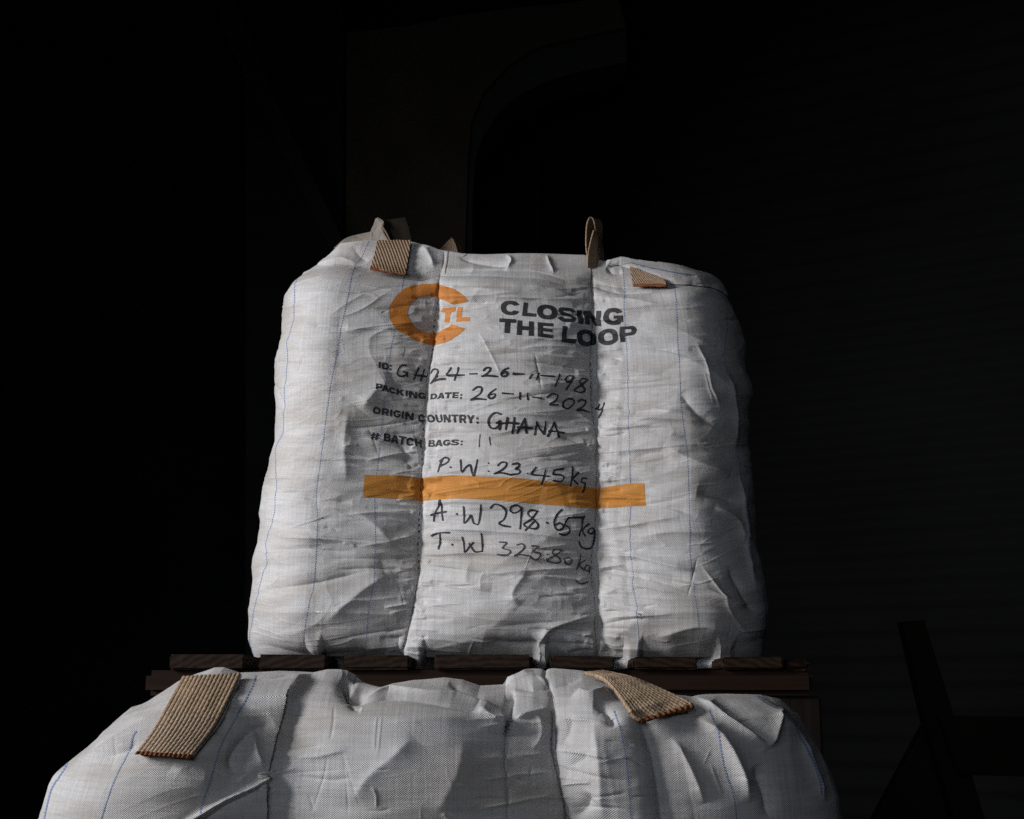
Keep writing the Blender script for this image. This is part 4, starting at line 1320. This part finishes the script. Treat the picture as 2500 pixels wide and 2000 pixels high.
SEAM_F = [(60, 1990), (145, 1895), (230, 1835), (330, 1775), (437, 1722), (520, 1712), (700, 1712), (840, 1716), (900, 1722), (1000, 1724), (1100, 1732), (1236, 1770), (1300, 1740), (1400, 1730), (1480, 1735), (1600, 1740), (1773, 1745),
          (1853, 1745), (1907, 1752), (1950, 1790), (2008, 1850), (2060, 1990), (2100, 2100)]
TOP_F = [(60, 1972), (126, 1905), (145, 1882), (177, 1856), (228, 1812), (284, 1772), (317, 1742), (358, 1720), (437, 1664), (479, 1641), (525, 1627), (548, 1627), (586, 1640), (683, 1636), (766, 1640), (800, 1633), (841, 1631), (875, 1637), (896, 1646),
         (961, 1671), (1008, 1662), (1085, 1658), (1130, 1664), (1171, 1678), (1235, 1672), (1260, 1652), (1299, 1632), (1352, 1632), (1420, 1640), (1520, 1668), (1600, 1692), (1688, 1701), (1773, 1692), (1853, 1692), (1907, 1702), (1933, 1726), (1970, 1776),
         (2008, 1830), (2029, 1900), (2061, 1955), (2085, 2020)]
fb_root = empty('bulk_bag', (-0.05, 2.1, 0))
tag(fb_root, 'white bulk bag low in front of the crate with beige strap ends on its rim', 'bulk bag')
YF = 1.76
rows = np.concatenate([np.linspace(0, 0.70, 60), np.linspace(0.70, 1, 330)[1:]])
sp_f = dict(
    Yf=YF, D=0.86, W=1.05, r=0.20, ds=0.0011, zclamp=Zq(1990, 1.92), seam_in=0.030, seam_r=0.10, top_in=0.15, flpow=1.3,
    left=[(40, 5200), (42, 2400), (60, 2100), (92, 2000), (118, 1940), (126, 1900)],
    right=[(2125, 5200), (2122, 2400), (2105, 2100), (2077, 2000), (2063, 1955), (2035, 1900)],
    seam=SEAM_F, top=TOP_F, zside=Zq(1840, 1.95), zbot=0.002,
    rows=rows, nf=110, lean=0.0, bulge=bulge_front, seed=57, amps=(0.0060, 0.0028, 0.0010), strokes=str_front, extra=extra_front, dside=0.01, s4=0.0008, s5=0.0001, s6=0.0008, s7=0.0003)
FB = build_bag('bag_body', fb_root, M_fab2, sp_f)
BLUE_F = [
    [(166, 1852), (150, 1890), (136, 1926), (117, 2010)],
    [(330, 1783), (307, 1820), (279, 1899), (247, 2004)],
    [(625, 1648), (613, 1690), (572, 1759), (539, 1820), (516, 1894), (497, 1954), (484, 2004)],
    [(1499, 1733), (1515, 1784), (1528, 1853), (1536, 1933), (1541, 2004)],
    [(1731, 1739), (1752, 1800), (1768, 1880), (1789, 1944), (1797, 2004)],
    [(1848, 1695), (1875, 1706), (1896, 1720), (1928, 1741), (1955, 1795), (1987, 1869), (2005, 1940)],
]
for s in BLUE_F:
    f = Field(FB); f.stroke(s, 1.7, dash=(8.0, 6.0)); f.build('blue_stitch_line', M_blue, fb_root, 0.0005)
f = Field(FB); f.stroke([(1312, 1650), (1332, 1668), (1340, 1692), (1352, 1705), (1356, 1740), (1352, 1800), (1351, 1850), (1362, 1900), (1378, 1960), (1384, 2004)], 1.1)
f.build('seam_stitching', M_seamw, fb_root, 0.0012)
f = Field(FB); f.stroke([(1236, 1790), (1232, 1860), (1226, 1920), (1222, 2004)], 0.8, dash=(9, 5)); f.build('seam_stitching', M_seamw, fb_root, 0.0008)

s = loft('lifting_strap', fb_root, M_strap2, [(445, 1653), (405, 1725), (370, 1785), (331, 1838)], [(588, 1645), (562, 1700), (522, 1775), (467, 1847)], lambda U, V: 0.010 * (1 - V) * 0 - 0.004 * np.sin(np.pi * V), 260, 300, 0.004, cords(14, 0.009, 1, 0.0019), 0.5, bagd=FB, off=0.006)
s['label'] = 'wide beige braided strap end hanging down at the left'
loft('stitched_edge', s, M_edge, [(334, 1834), (329, 1842)], [(470, 1842), (465, 1850)], None, 90, 8, 0.004, lambda U, V, W, L: 0.001 * np.sin(U * 75), 0.5, bagd=FB, off=0.0105)
loft('strap_selvedge', s, M_seamw, [(588, 1646), (563, 1700), (523, 1775), (468, 1847)], [(591, 1646), (567, 1701), (528, 1776), (474, 1845)], None, 5, 60, 0.003, None, 0.5, bagd=FB, off=0.004)
s = loft('lifting_strap', fb_root, M_strap2, [(1425, 1642), (1470, 1655), (1505, 1690), (1530, 1725), (1548, 1750), (1562, 1758)], [(1472, 1638), (1540, 1652), (1600, 1675), (1650, 1697), (1682, 1712), (1692, 1720)],
         lambda U, V: -0.006 * np.sin(np.pi * V), 200, 240, 0.004, cords(15, 0.008, 1, 0.0016), 0.5, bagd=FB, off=0.010)
s['label'] = 'beige braided strap end twisted sideways over the rim at the right'
loft('stitched_edge', s, M_edge, [(1560, 1756), (1568, 1763)], [(1691, 1717), (1694, 1724)], None, 90, 8, 0.004, lambda U, V, W, L: 0.0015 * np.sin(U * 60), 0.5, bagd=FB, off=0.013)

# ------------------------------------------------------------------ the crate under the upper bag
def box_mesh(x0, x1, y0, y1, z0, z1, bev=0.004):
    """box with bevelled edges as vertex and face lists"""
    import bmesh
    bm = bmesh.new()
    bmesh.ops.create_cube(bm, size=1)
    for v in bm.verts:
        v.co = Vector(((x0 + x1) / 2 + v.co.x * (x1 - x0), (y0 + y1) / 2 + v.co.y * (y1 - y0), (z0 + z1) / 2 + v.co.z * (z1 - z0)))
    if bev: bmesh.ops.bevel(bm, geom=list(bm.edges), offset=bev, segments=2, affect='EDGES')
    me = bpy.data.meshes.new('box'); bm.to_mesh(me); bm.free()
    return me


def box(name, parent, mat, x0, x1, y0, y1, z0, z1, bev=0.004, rot=None, wob=0.0, seed=0):
    me = box_mesh(x0, x1, y0, y1, z0, z1, bev)
    if rot is not None:                                    # (angle about y, pivot)
        a, (cx, cy, cz) = rot
        for v in me.vertices:
            x, z = v.co.x - cx, v.co.z - cz
            v.co.x = cx + x * math.cos(a) + z * math.sin(a); v.co.z = cz - x * math.sin(a) + z * math.cos(a)
    if wob:
        r_ = random.Random(seed)
        for v in me.vertices: v.co += Vector((r_.uniform(-wob, wob), r_.uniform(-wob, wob), r_.uniform(-wob, wob)))
    me.materials.append(mat)
    o = bpy.data.objects.new(name, me); COL.objects.link(o)
    return place(o, parent)


crate = empty('wooden_crate', (0.0, 3.2, 0))
tag(crate, 'dark wooden crate with a slatted top carrying the printed bag', 'crate')
cx0 = W3(352, 1650, CR_Y)[0]; cx1 = W3(1990, 1670, CR_Y)[0]
for i, (a, b) in enumerate(BX):
    zt = Z_BOARD - [0, 0, 0, 0, 0.002, 0.003, 0.004][i]
    box('top_board', crate, M_wood_end, a, b, CR_Y, CR_Y + 1.05, Z_BB + 0.001, zt, 0.0035, wob=0.0012, seed=i)
a = W3(1919, 1620, CR_Y)[0]; b = W3(1978, 1620, CR_Y)[0]
box('top_board', crate, M_wood_end, a, b, CR_Y + 0.006, CR_Y + 1.05, Z_BB + 0.001, Z_BOARD - 0.007, 0.006, wob=0.003, seed=9)
zr = Zq(1698, CR_Y)
box('front_rail', crate, M_wood_x, cx0, cx1, CR_Y + 0.004, CR_Y + 0.05, zr, Z_BB, 0.010)
box('rear_rail', crate, M_wood_x, cx0, cx1, CR_Y + 1.0, CR_Y + 1.05, zr, Z_BB, 0.006)
for x in (cx0 + 0.012, cx1 - 0.10):
    for y in (CR_Y + 0.02, CR_Y + 0.95):
        box('corner_post', crate, M_wood_z, x, x + 0.115, y, y + 0.08, 0.0, zr - 0.001, 0.005)
zb = zr - 0.16; k = 0
while zb > 0.05:
    box('side_slat', crate, M_wood_x, cx0 + 0.13, cx1 - 0.105, CR_Y + 0.030, CR_Y + 0.055, zb, zb + 0.13, 0.003)
    for xs in (cx0 + 0.018, cx1 - 0.045):
        box('side_slat', crate, M_wood_z, xs, xs + 0.025, CR_Y + 0.102, CR_Y + 0.948, zb, zb + 0.13, 0.003)
    zb -= 0.155; k += 1

# ------------------------------------------------------------------ the dark building around
def struct(o, name=None): o['kind'] = 'structure'; return o


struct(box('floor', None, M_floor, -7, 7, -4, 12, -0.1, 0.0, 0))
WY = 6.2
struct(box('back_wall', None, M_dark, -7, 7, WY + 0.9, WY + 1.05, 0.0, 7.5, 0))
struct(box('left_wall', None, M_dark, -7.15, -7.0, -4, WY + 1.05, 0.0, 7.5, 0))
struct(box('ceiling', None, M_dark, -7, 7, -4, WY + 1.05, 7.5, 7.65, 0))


def prism(name, parent, mat, pts, Y, depth):
    """outline in the chart placed at distance Y and given a real thickness"""
    V = [W3(p, q, Y) for p, q in pts]
    n = len(V)
    verts = V + [(x, y + depth, z) for x, y, z in V]
    faces = [tuple(range(n)), tuple(range(2 * n - 1, n - 1, -1))] + [(i, i + n, (i + 1) % n + n, (i + 1) % n) for i in range(n)]
    o = mesh_obj(name, verts, faces, mat, parent, False)
    bpy.context.view_layer.update()
    return o


# masonry pier with a round-headed doorway
arch_in = [(1145, 2600), (1150, 900), (1152, 620), (1154, 480), (1160, 390), (1178, 335), (1210, 285), (1262, 235), (1330, 200), (1400, 178), (1460, 165), (1530, 152)]
arch_out = [(1128, 2600), (1135, 620), (1142, 400), (1150, 300), (1180, 225), (1240, 160), (1300, 120), (1360, 102), (1430, 88), (1528, 68)]
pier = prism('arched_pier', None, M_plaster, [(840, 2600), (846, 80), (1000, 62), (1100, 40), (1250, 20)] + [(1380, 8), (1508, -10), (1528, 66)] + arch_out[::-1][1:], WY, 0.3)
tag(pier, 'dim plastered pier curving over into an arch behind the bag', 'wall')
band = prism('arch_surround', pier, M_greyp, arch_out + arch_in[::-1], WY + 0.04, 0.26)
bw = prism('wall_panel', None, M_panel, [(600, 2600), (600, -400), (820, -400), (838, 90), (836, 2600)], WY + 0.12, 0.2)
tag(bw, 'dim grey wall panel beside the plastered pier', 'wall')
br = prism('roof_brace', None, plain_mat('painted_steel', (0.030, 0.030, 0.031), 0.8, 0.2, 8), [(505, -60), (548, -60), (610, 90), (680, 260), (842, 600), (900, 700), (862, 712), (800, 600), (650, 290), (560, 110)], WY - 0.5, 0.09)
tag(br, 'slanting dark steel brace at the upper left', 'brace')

# corrugated sheet wall coming forward on the right
xa, ya = 0.15, 7.0
xb, yb = 5.6, 3.9
dirv = np.array([xb - xa, yb - ya]); Lw = np.linalg.norm(dirv); dirv /= Lw
nrm2 = np.array([dirv[1], -dirv[0]])
zs = np.arange(0, 4.9, 0.012)
prof = 0.010 * np.sin(zs * 2 * math.pi / 0.11)
verts = []
for t in (0, Lw):
    for z, d in zip(zs, prof): verts.append((xa + dirv[0] * t + nrm2[0] * d, ya + dirv[1] * t + nrm2[1] * d, z))
m_ = len(zs)
nv_ = len(verts)
verts += [(x - nrm2[0] * 0.03, y - nrm2[1] * 0.03, z) for x, y, z in verts]
faces = [(i, i + 1, i + 1 + m_, i + m_) for i in range(m_ - 1)] + [(nv_ + i, nv_ + i + m_, nv_ + i + 1 + m_, nv_ + i + 1) for i in range(m_ - 1)]
faces += [(m_ - 1, 2 * m_ - 1, nv_ + 2 * m_ - 1, nv_ + m_ - 1)]
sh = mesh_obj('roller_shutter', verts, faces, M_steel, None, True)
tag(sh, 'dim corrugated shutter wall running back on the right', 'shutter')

# timber trestle low on the right, almost lost in the dark
tr = empty('timber_trestle', (2.0, 4.0, 0))
tag(tr, 'dark timber frame with a slanting post at the lower right', 'trestle')
TY = 4.0
prism('slanted_post', tr, M_post, [(2204, 1518), (2256, 1514), (2330, 1748), (2420, 2050), (2760, 3600), (2700, 3600), (2360, 2100), (2262, 1765)], TY, 0.06)
prism('cross_board', tr, M_post, [(2290, 1746), (2900, 1756), (2900, 1908), (2345, 1892)], TY - 0.03, 0.028)
prism('brace', tr, plain_mat('black_timber', (0.008, 0.008, 0.008), 0.9, 0.3, 8), [(2258, 1770), (2290, 1800), (2345, 1900), (2420, 2200), (2420, 3600), (1900, 3600), (2130, 2010)], TY + 0.07, 0.05)
